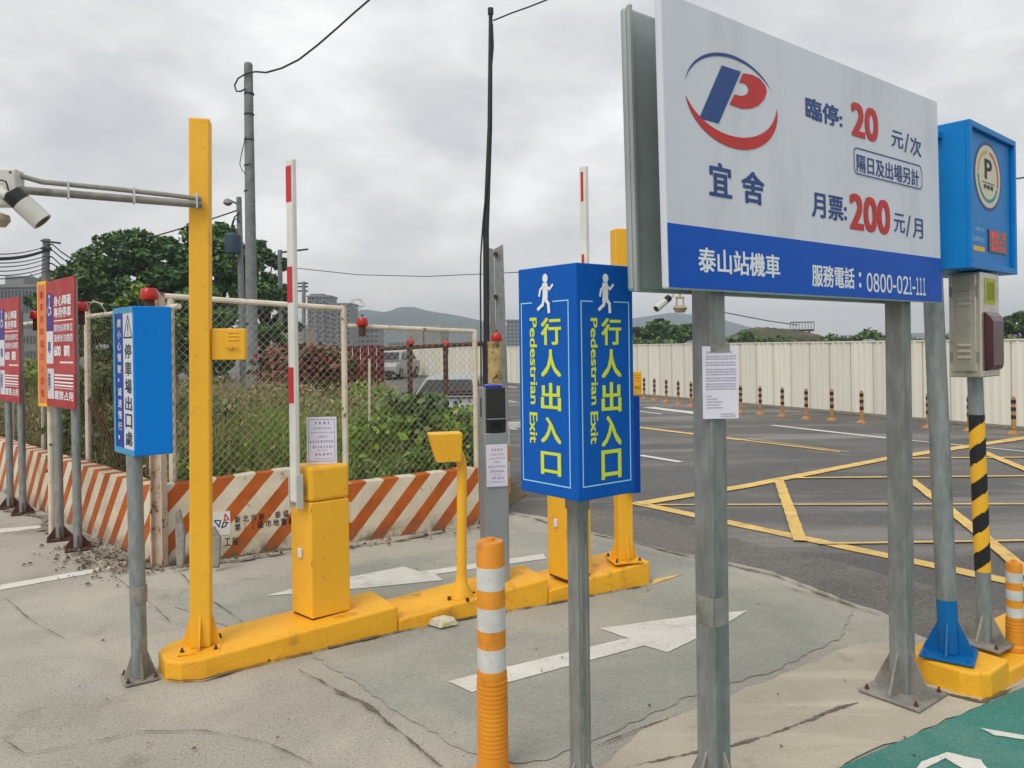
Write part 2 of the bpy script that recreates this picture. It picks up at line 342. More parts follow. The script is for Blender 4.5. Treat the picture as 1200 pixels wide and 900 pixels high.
_tc = {}
def glyphs(s, bold):
    base, fs = glyphs0(s)
    if bold < .008: return base, fs, 1
    q = []
    for dx, dy in ((-1, -.6), (1, -.6), (-1, .6), (1, .6), (0, 0)): q.append(base + np.array([dx * bold * .8, dy * bold * .8]))
    n = len(base); return np.concatenate(q), [tuple(i + n * k for i in f) for k in range(5) for f in fs], 5
def glyphs0(s, bold=0):
    if (s, bold) not in _tc:
        c = bpy.data.curves.new('t', 'FONT'); c.body = s; c.offset = bold; c.resolution_u = 3
        o = bpy.data.objects.new('t', c); m = o.to_mesh()
        v = np.array([q.co[:2] for q in m.vertices]); f = [tuple(p.vertices) for p in m.polygons]
        o.to_mesh_clear(); bpy.data.objects.remove(o); bpy.data.curves.remove(c)
        _tc[(s, bold)] = (v, f)
    return _tc[(s, bold)]
class Fr:
    """a plane: O origin, u right, v up, n outwards"""
    def __init__(s, O, u, v=Z): s.O = V(O); s.u = V(u).normalized(); s.v = V(v).normalized(); s.n = s.u.cross(s.v)
    def P(s, a, b, c=0.): return s.O + s.u * a + s.v * b + s.n * c
    def px(s, x, y):
        d = ray(x, y); t = (s.O - CAM).dot(s.n) / d.dot(s.n); p = CAM + d * t - s.O; return p.dot(s.u), p.dot(s.v)
    def rect(s, mb, a0, b0, a1, b1, c0=0., c1=.001):
        mb.obox(s.P(a0, b0, c0), s.u * (a1 - a0), s.v * (b1 - b0), s.n * (c1 - c0)); return mb
    def text(s, mb, t, a0, b0, a1, b1, c=.0012, bold=.02, rot=False):
        v, f, nc = glyphs(t, bold); lay = np.repeat(np.arange(nc) * .00012, len(v) // nc)
        if rot: v = np.stack([v[:, 1], -v[:, 0]], 1)
        lo = v.min(0); sz = np.maximum(v.max(0) - lo, 1e-6); q = (v - lo) / sz
        mb.add([s.P(a0 + x * (a1 - a0), b0 + y * (b1 - b0), c + z_) for (x, y), z_ in zip(q, lay)], f); return mb
    def ptext(s, mb, t, x0, y0, x1, y1, **k):      # UL and LR corner as surveyed
        a0, b1 = s.px(x0, y0); a1, b0 = s.px(x1, y1); return s.text(mb, t, a0, b0, a1, b1, **k)
    def poly(s, mb, pts, c=.0012, pix=True):
        mb.flat([s.P(*(s.px(*p) if pix else p), c) for p in pts]); return mb
    def stroke(s, mb, pts, w, c=.0012, pix=True):
        q = [s.px(*p) if pix else p for p in pts]
        for (a, b), (d, e) in zip(q, q[1:]):
            l = math.hypot(d - a, e - b) or 1; nx, ny = -(e - b) / l * w / 2, (d - a) / l * w / 2; ex, ey = (d - a) / l * w / 2.2, (e - b) / l * w / 2.2
            s.poly(mb, [(a - nx - ex, b - ny - ey), (d - nx + ex, e - ny + ey), (d + nx + ex, e + ny + ey), (a + nx - ex, b + ny - ey)], c, False); c += .00015
        return mb
    def digits(s, mb, t, x0, y0, x1, y1, c=.002, bold=.02):
        a0, b1 = s.px(x0, y0); a1, b0 = s.px(x1, y1); w = {'1': .52, '-': .55}; tot = sum(w.get(ch, 1) + .14 for ch in t); k = (a1 - a0) / tot; a = a0; h = b1 - b0
        for ch in t:
            ww = w.get(ch, 1) * k
            if ch == '-': s.rect(mb, a, b0 + h * .32, a + ww, b0 + h * .45, c - .0003, c)
            else: s.text(mb, chr(ord(ch) + 0xFEE0), a, b0, a + ww, b1, c=c, bold=bold)
            a += ww + .14 * k
        return mb
    def disc(s, mb, a, b, r, c=.0012, n=32, ry=None):
        mb.flat([s.P(a + math.cos(2 * math.pi * i / n) * r, b + math.sin(2 * math.pi * i / n) * (ry or r), c) for i in range(n)]); return mb
    def ring(s, mb, a, b, r0, r1, c=.0012, t0=0, t1=360, n=36, taper=False, ky=1.0):
        k = len(mb.v)
        for i in range(n + 1):
            u = i / n; t = R(t0 + (t1 - t0) * u); w = (math.sin(math.pi * u) if taper else 1); ri = r1 - (r1 - r0) * w
            for r in (ri, r1): mb.v.append(s.P(a + math.cos(t) * r, b + math.sin(t) * r * ky, c))
        for i in range(n): q = k + 2 * i; mb.f.append((q, q + 2, q + 3, q + 1))
        return mb

# ---------------------------------------------------------------- ground
def sheet(name, pts, z, m, parent=None, **k):
    mb = MB().flat([(p[0], p[1], z) for p in pts]); o = build(name, mb, m, parent, recalc=False, **k)
    if o.data.polygons[0].normal.z < 0: o.data.flip_normals()
    return o
def gp(*ps): return [G(*p) for p in ps]
def rough_edge(pts, amp=.012, step=.08):
    r = random.Random(3); o = []
    for a, b in zip(pts, pts[1:] + pts[:1]):
        a, b = V((a[0], a[1])), V((b[0], b[1])); n = min(120, max(1, int((b - a).length / step))) if (b - a).length < 8 else 1
        d = (b - a).normalized() if (b - a).length else V((0, 0)); q = V((-d.y, d.x))
        for i in range(n): o.append(a + (b - a) * i / n + (q * r.uniform(-amp, amp) if i else V((0, 0))))
    return o
sheet('ground', [(-1750, -60), (1750, -60), (1750, 1800), (-1750, 1800)], -.016, M_land, kind='structure')
sheet('road', [(-70, -8), (40, -8), (40, 20), (-14, 130), (-70, 130)], -.012, M_asph, kind='structure')
sheet('verge', rough_edge(gp((560, 570), (640, 590), (760, 604), (900, 640), (1080, 682), (1330, 760), (1330, 900), (1070, 760), (900, 690), (700, 650), (560, 650)), .03), -.008, M_asph2, kind='structure')
sheet('soil', [(-.3, 7.05), (.15, 8.6), (-1.2, 14), (-5, 22), (-25, 32), (-34, 20), (-14, 17.2), (-2.72, 5.8)], -.004, M_soil, kind='structure')
edge = gp((575, 612), (600, 600), (640, 606), (700, 625), (760, 640), (850, 658), (905, 670), (960, 692), (1040, 720), (1072, 742), (1200, 792))
conc = sheet('pavement', rough_edge(edge + [V((6, 2.9, 0)), V((12, 1.2, 0)), V((12, -4, 0)), V((-30, -4, 0)), V((-30, 20, 0)), V((-14, 17.2, 0)), V((-2.72, 5.84, 0))], .014), 0, M_conc, kind='structure')
pad = sheet('driveway_coating', rough_edge(gp((205, 712), (215, 690), (330, 676), (430, 660), (560, 640), (612, 622), (700, 632), (850, 667), (1000, 716), (985, 748), (905, 788), (820, 812), (760, 838), (690, 872), (640, 892), (600, 895), (540, 878), (470, 838), (420, 802), (360, 765), (300, 748)), .014, .04), .004, M_pad, kind='structure')
sheet('brushed_concrete', rough_edge(gp((700, 905), (760, 850), (905, 798), (1000, 757), (1068, 752), (1075, 800), (1160, 822), (990, 897), (900, 960), (700, 1100), (560, 1100)), .014), .0045 + .0035, M_conc2, kind='structure')
sheet('cycle_lane', [G(1330, 751), V((7, 2.2, 0)), V((7, -2, 0)), V((.2, -2, 0)), G(560, 1088), G(990, 900), G(1200, 808)][0:7], .012, M_green, kind='structure')
def mark(name, pts, m=M_mark, z=.008, pix=True, amp=.0025, step=.03):
    p = gp(*pts) if pix else pts
    return sheet(name, rough_edge(p, amp, step), z, m, kind='structure')
mark('lane_arrow', [(525, 800), (736, 749), (702, 738), (818, 722), (876, 717), (838, 740), (782, 766), (755, 758), (553, 813)])
mark('lane_arrow', [(637, 650), (640, 656), (510, 674), (519, 681), (430, 690), (310, 700), (350, 689), (473, 665), (492, 671)])
mark('bay_line', [(0, 686), (128, 664), (131, 668), (0, 692)], z=.004); mark('bay_line', [(0, 620), (48, 616), (50, 619), (0, 625)], z=.004)
mark('cycle_lane_symbol', [(1148, 857), (1200, 866), (1200, 871), (1165, 866)], z=.0160); mark('cycle_lane_symbol', [(1080, 897), (1110, 886), (1150, 895), (1160, 910), (1128, 905), (1108, 893), (1070, 912)], z=.0160)
mark('worn_yellow_line', [(765, 680), (800, 674), (765, 686)], M_ymark, .008)
def line(pts, w, m=M_ymark, z=-.004, name='road_line'):
    g = [G(*p) for p in pts]
    for i, (a, b) in enumerate(zip(g, g[1:])):
        d = (b - a); d.z = 0; d.normalize(); q = V((-d.y, d.x, 0)) * w / 2
        sheet(name, rough_edge([a - q, b - q, b + q, a + q], w * .04, .15), z, m, kind='structure')
zl = -.004
line([(742, 588), (1200, 684)], .15, z=zl); line([(1200, 684), (1330, 712)], .15, z=zl)
line([(748, 590), (870, 570), (1040, 537)], .16, z=.000); line([(1040, 537), (1200, 513), (1400, 488)], .20, z=.000)
line([(770, 591.5), (1400, 590)], .05, z=.003); line([(925, 560), (1400, 556)], .07, z=.003); line([(958, 637), (1400, 630)], .05, z=.003)
line([(1065, 537), (1400, 534)], .08, z=.003)
line([(913, 563), (938, 634)], .11, z=.006); line([(1067, 562), (1144, 622), (1215, 680)], .11, z=.006); line([(1150, 529), (1260, 574)], .13, z=.006)
line([(745, 500), (870, 515)], .18, z=zl); line([(870, 515), (985, 529)], .10, z=zl)
line([(875, 514), (995, 530)], .03, z=.009)
line([(750, 533), (798, 541)], .12, M_mark, zl); line([(905, 498), (1040, 513)], .15, M_mark, zl); line([(1040, 513), (1330, 541)], .08, M_mark, zl)
line([(745, 481), (775, 485)], .1, M_mark, zl); line([(585, 468), (606, 471)], .12, M_mark, zl); line([(585, 452), (606, 454)], .2, M_mark, zl)
line([(585, 500), (606, 503)], .12, M_mark, zl); line([(760, 477), (832, 486)], .35, M_mark, zl)

def crack(pts, w=.012, z=.0125, m=M_crack, amp=.02, name='crack'):
    r = random.Random(len(pts) + int(pts[0][0])); g = [G(*p) for p in pts]; c = []; ph = [r.uniform(0, 6) for _ in range(6)]
    for a, b in zip(g, g[1:]):
        n = max(2, int((b - a).length / .012)); c += [a + (b - a) * i / n for i in range(n)]
    mb = MB(); s_ = 0; wob = 0
    for i, p in enumerate(c):
        d = (c[min(i + 1, len(c) - 1)] - c[max(i - 1, 0)]); d.z = 0; d.normalize(); q = V((-d.y, d.x, 0)); s_ += .012
        wob = wob * .93 + r.uniform(-1, 1) * .16
        off = q * amp * (.35 * math.sin(s_ * 5 + ph[0]) + .5 * wob)
        ww = w * max(.12, .55 + .3 * math.sin(s_ * 9 + ph[1]) + .25 * math.sin(s_ * 31 + ph[2]) + r.uniform(-.3, .3)) / 2 * min(1, .15 + i / 12, .15 + (len(c) - i) / 12)
        mb.v += [V((p.x + off.x - q.x * ww, p.y + off.y - q.y * ww, z)), V((p.x + off.x + q.x * ww, p.y + off.y + q.y * ww, z))]
        if i: mb.f.append((2 * i - 2, 2 * i, 2 * i + 1, 2 * i - 1))
    return build(name, mb, m, conc, recalc=False)
crack([(0, 868), (30, 886), (100, 873), (160, 859), (235, 858), (310, 874), (370, 899)], .008)
crack([(352, 786), (420, 822), (460, 858), (520, 903)], .022, amp=.04)
crack([(648, 905), (700, 877), (742, 860), (800, 837)], .010); crack([(735, 905), (850, 878), (935, 850), (1010, 826)], .022, amp=.04)
crack([(0, 700), (40, 730), (75, 752)], .008); crack([(130, 672), (165, 700), (205, 735)], .008); crack([(205, 668), (240, 700), (290, 735)], .010)
crack([(590, 600), (700, 628), (850, 662), (905, 676), (1035, 722)], .035, z=.0129, m=M_concb, amp=.05, name='broken_edge')
crack([(905, 683), (960, 700), (1020, 722)], .012, amp=.04)
crack([(300, 777), (420, 748), (560, 716), (680, 697)], .03, z=.0129, m=M_concb, amp=.02, name='mortar_joint')
crack([(195, 668), (330, 650), (420, 641), (560, 618)], .05, z=.0129, m=M_lane, amp=.1, name='gritty_edge')
crack([(0, 590), (90, 632), (180, 672)], .12, z=.0129, m=M_lane, amp=.2, name='gritty_edge')
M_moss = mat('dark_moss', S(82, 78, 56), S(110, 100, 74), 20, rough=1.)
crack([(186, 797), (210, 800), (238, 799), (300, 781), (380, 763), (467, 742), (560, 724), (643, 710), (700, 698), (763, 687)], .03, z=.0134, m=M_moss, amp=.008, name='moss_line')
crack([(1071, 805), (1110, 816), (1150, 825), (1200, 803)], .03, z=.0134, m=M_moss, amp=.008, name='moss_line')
# scattered grit and leaves on the pavement
mb = MB(); r = random.Random(5)
for i in range(620):
    if i < 380: t = r.random(); p = G(95 + 90 * t, 640 + 26 * t, 0) + V((r.gauss(0, .13), r.gauss(0, .16), 0)); p -= V((.05, .1, 0))
    elif i < 520: t = r.random(); p = G(200 + 370 * t, 664 - 46 * t) + V((r.gauss(0, .05), -abs(r.gauss(0, .1)), 0))
    else: p = V((r.uniform(-4, 1.6), r.uniform(2.6, 6.), 0))
    s_ = r.uniform(.006, .028) * (1 if i < 520 else .5); a = r.uniform(0, 6.3); d = V((math.cos(a), math.sin(a), 0)) * s_; q = V((-d.y, d.x, 0)) * .5; h = V((0, 0, r.uniform(.2, .7) * s_))
    b_ = V((p.x, p.y, .013)); mb.add([b_ - d, b_ - q + h, b_ + d, b_ + q, b_ + h * 1.6], [(0, 1, 4), (1, 2, 4), (2, 3, 4), (3, 0, 4)])
build('leaf_litter', mb, M_debris, kind='stuff', label='dry leaves and grit scattered along the foot of the striped barrier', cat='debris')
# crushed white wrapper beside the kerb
mb = MB(); c = G(519, 735); r = random.Random(2); ring = []
for k, (rr, z) in enumerate(((.075, .016), (.06, .045), (.02, .06))): ring.append([c + V((math.cos(a) * rr * r.uniform(.7, 1.25), math.sin(a) * rr * .7 * r.uniform(.6, 1.2), z + r.uniform(-.008, .012) * (k > 0))) for a in np.linspace(0, 6.283, 12)[:-1]])
mb.loft(ring); build('crushed_wrapper', mb, mat('crumpled_plastic', S(214, 208, 190), S(170, 164, 120), 14, rough=.5), loc=c, label='crushed white wrapper lying against the yellow kerb', cat='litter')

# ---------------------------------------------------------------- kerb islands
def kerb_section(front, back, z0, z1, name, parent, nose=0.):
    """front/back: ground points A(left) -> B(right); wedge top from z0 to z1"""
    (fa, fb), (ba, bb) = front, back; mb = MB(); ring = [fa, fb, bb, ba]
    if nose:
        d = (fb - fa).normalized(); r_ = nose; w = (ba - fa); ring = [fa + d * r_, fb, bb, ba + d * r_]
        m_ = [ba + d * r_ * .35 + (fa - ba) * .08, ba + (fa - ba) * .28, fa + (ba - fa) * .28, fa + d * r_ * .35 + (ba - fa) * .08]; ring += m_
    L_ = (fb - fa).length; d = (fb - fa).normalized()
    top = []
    for p in ring:
        t = max(0, min(1, (p - fa).dot(d) / L_)); top.append(V((p.x, p.y, z0 + (z1 - z0) * t)))
    bot = [V((p.x, p.y, -.01)) for p in ring]; mb.loft([bot, top]); return build(name, mb, M_kerb, parent, bevel=.012)
isl = thing('kerb_island', 'long yellow stepped kerb island carrying the yellow barrier cabinets', 'kerb island', G(470, 725))
F = [G(188, 797), G(467, 740), G(643, 708), G(762, 685)]
F[0] = F[1] + (G(237, 797) - F[1]) * 1.14
def perp(a, b, w): d = (b - a).normalized(); return V((-d.y, d.x, 0)) * w
w1 = perp(F[0], F[1], .37); w2 = perp(F[1], F[2], .37); w3 = perp(F[2], F[3], .38)
kerb_section((F[0], F[1]), (F[0] + w1, F[1] + w1), .10, .148, 'kerb_section', isl, .17)
g_ = (F[2] - F[1]).normalized() * .003
kerb_section((F[1] + g_, F[2]), (F[1] + g_ + w1, F[2] + w2), .068, .165, 'kerb_section', isl)
kerb_section((F[2] + g_, F[3]), (F[2] + g_ + w2, F[3] + w3), .085, .163, 'kerb_section', isl)
def ztop(p):
    for a, b, z0, z1 in ((F[0], F[1], .10, .148), (F[1], F[2], .068, .165), (F[2], F[3], .085, .163)):
        d = (b - a).normalized(); t = (p - a).dot(d) / (b - a).length
        if t <= 1: return z0 + (z1 - z0) * max(0, t)
    return .163

e2 = V((.83, .56, 0)).normalized(); n2 = V((-e2.y, e2.x, 0))
A2 = G(1150, 822) - e2 * .02; isl2 = thing('kerb_island', 'short yellow kerb block under the blue footed post', 'kerb island', A2)
kerb_section((A2 - n2 * .02, A2 + e2 * .30), (A2 + n2 * .36, A2 + e2 * .30 + n2 * .36), .118, .125, 'kerb_section', isl2, .09)
kerb_section((A2 + e2 * .303, A2 + e2 * 2.2), (A2 + e2 * .303 + n2 * .36, A2 + e2 * 2.2 + n2 * .36), .07, .12, 'kerb_section', isl2)

# ---------------------------------------------------------------- posts
def post_base(root, p, z, hw, half, gh, m, plate, ang, bolts=True, name='post', gap=0., pm=None):
    """square flange with four gussets and bolts"""
    u = V((math.cos(ang), math.sin(ang), 0)); v = V((-u.y, u.x, 0)); c = V((p.x, p.y, z))
    mb = MB().cbox(c + Z * .008, u * plate * 2, v * plate * 2, Z * .012); build('base_plate', mb, pm or m, root, bevel=.002)
    mb = MB()
    for d in (u, v, -u, -v):
        s_ = V((-d.y, d.x, 0)) * .005; a = c + Z * .0142
        mb.prism([a + d * hw - s_, a + d * plate * .92 - s_, a + d * plate * .92 + Z * .015 - s_, a + d * hw + Z * gh - s_], s_ * 2)
    build('gusset', mb, pm or m, root)
    for i in (-1, 1):
        for j in (-1, 1):
            q = c + u * plate * .8 * i + v * plate * .8 * j + Z * .014
            b = MB().lathe(q, [(.011, 0), (.011, .009), (.0055, .0091), (.0055, .022)], 6); build('bolt', b, M_rust if m is not M_bfoot else M_bfoot, root)
def sqpost(root, p, z0, z1, w, ang, m, name='post', bev=.006):
    u = V((math.cos(ang), math.sin(ang), 0)); v = V((-u.y, u.x, 0))
    return build(name, MB().cbox(V((p.x, p.y, (z0 + z1) / 2)), u * w, v * w, Z * (z1 - z0)), m, root, bevel=bev)

# --- tariff signboard (two boards back to back on two galvanised posts)
pL = W(783, 338, 2.467); pR = W(1104, 355, 3.658); pR.z = pL.z = 1.830
u = (pR - pL); BW = u.length; u.normalize(); BH = .957
tilt = R(1.2); vv = (Z * math.cos(tilt) - u * math.sin(tilt)).normalized()
fb = Fr(pL, u, vv); n_ = fb.n
board = thing('parking_price_sign', 'large white and blue parking tariff board on two galvanised posts', 'sign', G(940, 860))
mb = MB(); fb.rect(mb, 0, 0, BW, BH, -.028, 0); build('panel', mb, M_bwhite, board, bevel=.006)
mb = MB(); fb.rect(mb, 0.004, 0.004, BW - .004, fb.px(800, 262.6)[1], .0003, .0012); build('blue_band', mb, M_band, board)
t = MB(); fb.ptext(t, '宜', 832, 187, 859, 231, bold=.035, c=.002); fb.ptext(t, '舍', 870, 196, 897, 238, bold=.035, c=.002); build('lettering', t, M_tblue, board, recalc=False)
t = MB(); fb.ptext(t, '臨停:', 946, 108, 989, 145, bold=.03, c=.002); build('lettering', t, M_tblue, board, recalc=False)
t = MB(); fb.ptext(t, '月票:', 952, 219, 993, 254, bold=.03, c=.002); build('lettering', t, M_tblue, board, recalc=False)
t = MB(); fb.ptext(t, '20', 999, 112, 1031, 161, bold=.045, c=.002); build('lettering', t, M_tred, board, recalc=False)
t = MB(); fb.ptext(t, '200', 996, 219, 1044, 268, bold=.045, c=.002); build('lettering', t, M_tred, board, recalc=False)
t = MB(); fb.ptext(t, '元', 1046, 144, 1060, 167, bold=.012, c=.002); fb.ptext(t, '/', 1061, 147, 1067, 171, bold=0, c=.002); fb.ptext(t, '次', 1068, 151, 1081, 176, bold=.012, c=.002); build('lettering', t, M_tblue, board, recalc=False)
t = MB(); fb.ptext(t, '元', 1048, 241, 1061, 265, bold=.012, c=.002); fb.ptext(t, '/', 1062, 243, 1068, 269, bold=0, c=.002); fb.ptext(t, '月', 1070, 246, 1082, 271, bold=.012, c=.002); build('lettering', t, M_tblue, board, recalc=False)
t = MB(); fb.ptext(t, '隔日及出場另計', 1005, 173, 1078, 210, bold=.015, c=.002); build('lettering', t, M_tblue, board, recalc=False)
t = MB(); fb.ptext(t, '泰山站機車', 818, 288, 914, 322, bold=.03, c=.002); build('lettering', t, M_twhite, board, recalc=False)
t = MB(); fb.ptext(t, '服務電話', 951, 304, 1001, 332, bold=.03, c=.002); build('lettering', t, M_twhite, board, recalc=False); t = MB(); fb.ptext(t, ':', 1006, 312, 1009, 330, bold=.03, c=.002); build('lettering', t, M_twhite, board, recalc=False); t = MB(); fb.digits(t, '0800-021-111', 1015, 312, 1085, 337)
build('lettering', t, M_twhite, board, recalc=False)
t = MB(); a0, b1 = fb.px(1002, 166); a1, b0 = fb.px(1081, 213); rr = .022; pts = []
for (cx_, cy_, s0) in ((a1 - rr, b1 - rr, 0), (a0 + rr, b1 - rr, 90), (a0 + rr, b0 + rr, 180), (a1 - rr, b0 + rr, 270)):
    pts += [(cx_ + rr * math.cos(R(s0 + k * 22.5)), cy_ + rr * math.sin(R(s0 + k * 22.5))) for k in range(5)]
fb.stroke(t, pts + pts[:1], .005, pix=False, c=.0016); build('outline_box', t, M_tblue, board, recalc=False)
z1 = lambda x, y: (740 + x / 4.5, y / 4.5)
ca, cb = fb.px(859, 117.5); lx = fb.px(805.5, 110)[0]; rx = fb.px(913, 112)[0]; rad = (rx - lx) / 2; ca = (lx + rx) / 2; ty = fb.px(860, 63)[1]; by = fb.px(858, 171)[1]; ky = (ty - by) / 2 / rad; cb = (ty + by) / 2
t = MB(); fb.ring(t, ca, cb, rad * .93, rad, t0=28, t1=172, taper=True, ky=ky, c=.002); build('logo_arc', t, M_tblue, board, recalc=False)
t = MB(); fb.ring(t, ca, cb, rad * .74, rad, t0=188, t1=368, taper=True, ky=ky, c=.002); build('logo_arc', t, M_tred, board, recalc=False)
t = MB(); fb.poly(t, [z1(*p) for p in ((490, 340), (590, 370), (470, 645), (368, 620))], c=.002); build('logo_letter', t, M_tblue, board, recalc=False)
t = MB(); fb.poly(t, [z1(*p) for p in ((600, 378), (650, 384), (690, 405), (718, 440), (725, 470), (712, 510), (680, 545), (640, 562), (595, 565), (528, 543), (555, 490), (592, 498), (618, 488), (630, 465), (622, 440), (605, 430), (580, 428))], c=.002); build('logo_letter', t, M_tred, board, recalc=False)
# rear board
back = Fr(pL - n_ * .150, u, vv); mb = MB(); back.rect(mb, -.003, 0, BW - .16, BH, -.03, 0); build('rear_panel', mb, M_sback, board, bevel=.012)
mb = MB().obox(back.P(.0, .0, .0008), back.v * BH, back.u * .012, back.n * .016); build('rear_edge_fold', mb, M_sback, board)
ang = math.atan2(u.y, u.x)
for k, (pxc, gtop) in enumerate(((830.5, 868), (1052.5, 790))):
    # foot lies on the board's line, centred between the two boards
    dd = ray(pxc, 398); o_ = pL - n_ * .089; tt = (o_ - CAM).dot(n_) / dd.dot(n_); pc = CAM + dd * tt
    sqpost(board, pc, .014, 2.7, .084, ang, M_galvd)
    post_base(board, pc, .012, .042, .042, .19, M_galvl, .14, ang)
    u_ = V((math.cos(ang), math.sin(ang), 0)); v_ = V((-u_.y, u_.x, 0)); 
    for zb, hb in (((.66, .10),) if k == 0 else ()):
        mb = MB()
        for s_, t_ in ((u_, v_), (v_, u_), (-u_, v_), (-v_, u_)): mb.cbox(V((pc.x, pc.y, zb + hb / 2)) + s_ * .0423, s_ * .0012, t_ * .074, Z * hb)
        build('tape_residue', mb, M_galvl, board)
    if k == 0: pn = pc
# paper notice on the first post
def notice(root, fr, a0, b0, a1, b1, rows, c=.002, bend=0., m=M_tgrey, border=False):
    mb = MB(); fr.rect(mb, a0, b0, a1, b1, c - .0012, c); build('sheet', mb, M_paper, root)
    t = MB(); r = random.Random(int(b0 * 1000)); w = a1 - a0; h = b1 - b0
    for (y, hh, x0, x1, dash) in rows:
        x = x0
        while x < x1:
            l = dash * r.uniform(.7, 1.2); 
            for q in range(2): fr.rect(t, a0 + w * x, b1 - h * (y + hh * (.5 * q + .05)), a0 + w * min(x + l * r.uniform(.5, 1), x1), b1 - h * (y + hh * (.5 * q + .3)), c + .0002, c + .0006)
            fr.rect(t, a0 + w * (x + l * .3), b1 - h * (y + hh), a0 + w * (x + l * .45), b1 - h * y, c + .0002, c + .0007)
            x += l + dash * .35
    if border:
        for (x0, y0, x1, y1) in ((.06, .05, .94, .06), (.06, .94, .94, .95), (.06, .05, .072, .95), (.928, .05, .94, .95)): fr.rect(t, a0 + w * x0, b1 - h * y1, a0 + w * x1, b1 - h * y0, c + .0002, c + .0006)
    build('print', t, m, root)
pf = Fr(pn + n_ * .0435 - u_ * 0, (V((1, .12, 0))))
nt_ = thing('paper_notice', 'typed white paper notice taped round a galvanised sign post', 'notice', pf.O * 1)
pf = Fr(pn + pf.n * .062, pf.u)
a0, b1 = pf.px(822.5, 406); a1, b0 = pf.px(865.5, 490)
rows = [(.07, .03, .12, .85, .035)] + [(y, .022, .1, .93, .03) for y in (.13, .165, .215, .25, .31, .345, .38, .43, .465, .51, .545, .58)] + [(.68, .02, .1, .25, .03), (.72, .02, .1, .4, .03), (.76, .02, .1, .55, .03), (.8, .02, .1, .5, .03), (.84, .02, .1, .55, .03), (.93, .02, .5, .9, .03), (.96, .02, .5, .93, .03)]
notice(nt_, pf, a0, b0, a1, b1, rows)
mb = MB(); pf.rect(mb, a0 + .03, b1 - .02, a1 - .03, b1 + .01, .003, .0034); build('tape', mb, M_galvl, nt_)

# --- pedestrian exit box
mid = W(675, 308, 2.60); lf = W(607, 320, 2.83); rt = W(741, 318, 2.76); z0, z1_ = 1.12, 1.932
for q in (mid, lf, rt): q.z = z0
ped = thing('pedestrian_exit_sign', 'square blue box sign with lime green pedestrian exit lettering on a grey pole', 'sign', V((.23, 2.80, 0)))
H_ = z1_ - z0; bk = lf + rt - mid
mb = MB().prism([mid, rt, bk, lf], Z * H_); build('box', mb, M_pblue, ped, bevel=.004)
for k, (fr, ox) in enumerate(((Fr(lf, mid - lf), 0), (Fr(mid, rt - mid), 1))):
    Z2 = 2.906; q = lambda x, y: (590 + x / Z2, 290 + y / Z2)
    rows_ = ([('行', 240, 330), ('人', 347, 440), ('出', 460, 556), ('入', 575, 670), ('口', 692, 780)])
    x0, x1 = ((128, 198), (332, 401))[k]
    t = MB()
    for ch, y0, y1 in rows_: s_ = (y0 - 500) * (-.012 if k == 0 else .0); fr.ptext(t, ch, *q(x0, y0), *q(x1, y1 + 2), bold=.035, c=.0015); build('lettering', t, M_lime, ped, recalc=False); t = MB()
    e0, e1 = ((90, 118), (295, 322))[k]
    fr.ptext(t, 'Pedestrian', *q(e0, 240), *q(e1, 535), bold=.03, c=.0015, rot=True); build('lettering', t, M_lime, ped, recalc=False); t = MB(); fr.ptext(t, 'Exit', *q(e0, 560), *q(e1, 668), bold=.03, c=.0015, rot=True)
    build('lettering', t, M_lime, ped, recalc=False)
    fa, fb2 = ((68, 230), (270, 435))[k]; a0, b0 = fr.px(*q(fa, 800)); a1, _ = fr.px(*q(fb2, 812)); b1 = fr.px(*q((fa + fb2) / 2, 183))[1]; b0 = fr.px(*q((fa + fb2) / 2, 806))[1]
    gx0 = a0 + (a1 - a0) * .24; gx1 = a0 + (a1 - a0) * .68; w = .0042
    t = MB(); fr.rect(t, a0, b0, a1, b0 + w, .0004, .0014); fr.rect(t, a0, b0 + w, a0 + w, b1, .0004, .0014); fr.rect(t, a1 - w, b0 + w, a1, b1, .0004, .0014)
    fr.rect(t, a0 + w, b1 - w, gx0, b1, .0004, .0014); fr.rect(t, gx1, b1 - w, a1 - w, b1, .0004, .0014); build('border_line', t, M_pale, ped)
    dx = (0, 203)[k]; fg = lambda *ps: [q(x + dx, y) for x, y in ps]
    t = MB(); ha, hb = fr.px(*q(143 + dx, 105)); fr.disc(t, ha, hb, .0135, n=20, c=.0022, ry=.016)
    fr.stroke(t, fg((142, 132), (143, 160), (142, 176)), .026, c=.0015)
    fr.stroke(t, fg((148, 132), (158, 142), (168, 128)), .009, c=.0026); fr.stroke(t, fg((138, 130), (127, 145), (124, 164)), .009, c=.0030)
    fr.stroke(t, fg((146, 176), (155, 192), (157, 218)), .013, c=.0034); fr.stroke(t, fg((139, 176), (136, 195), (121, 210)), .012, c=.0038)
    build('running_figure', t, M_twhite, ped, recalc=False)
    for (x, y) in ((75, 822), (228, 835)) if k == 0 else ((290, 838), (425, 815)):
        a, b = fr.px(*q(x, y)); build('rivet', MB().lathe(V((0, 0, 0)), [(.004, 0), (.003, .003)], 8), M_galv, ped).matrix_local = Matrix.Translation(fr.P(a, b, 0) - ped.location) @ fr.n.to_track_quat('Z', 'Y').to_matrix().to_4x4()
cp = (lf + rt) / 2
mb = MB(); a_ = math.atan2((rt - mid).y, (rt - mid).x)
sqpost(ped, cp, .014, z0 - .001, .058, a_, M_galvd); mb = MB(); u_ = V((math.cos(a_), math.sin(a_), 0)); v_ = V((-u_.y, u_.x, 0))
for s_, t_ in ((u_, v_), (-v_, u_)):
    for o_ in (-.014, .010): mb.cbox(V((cp.x, cp.y, .52)) + s_ * .0305 + t_ * o_, s_ * .003, t_ * .007, Z * .98)
build('groove', mb, M_galvl, ped)
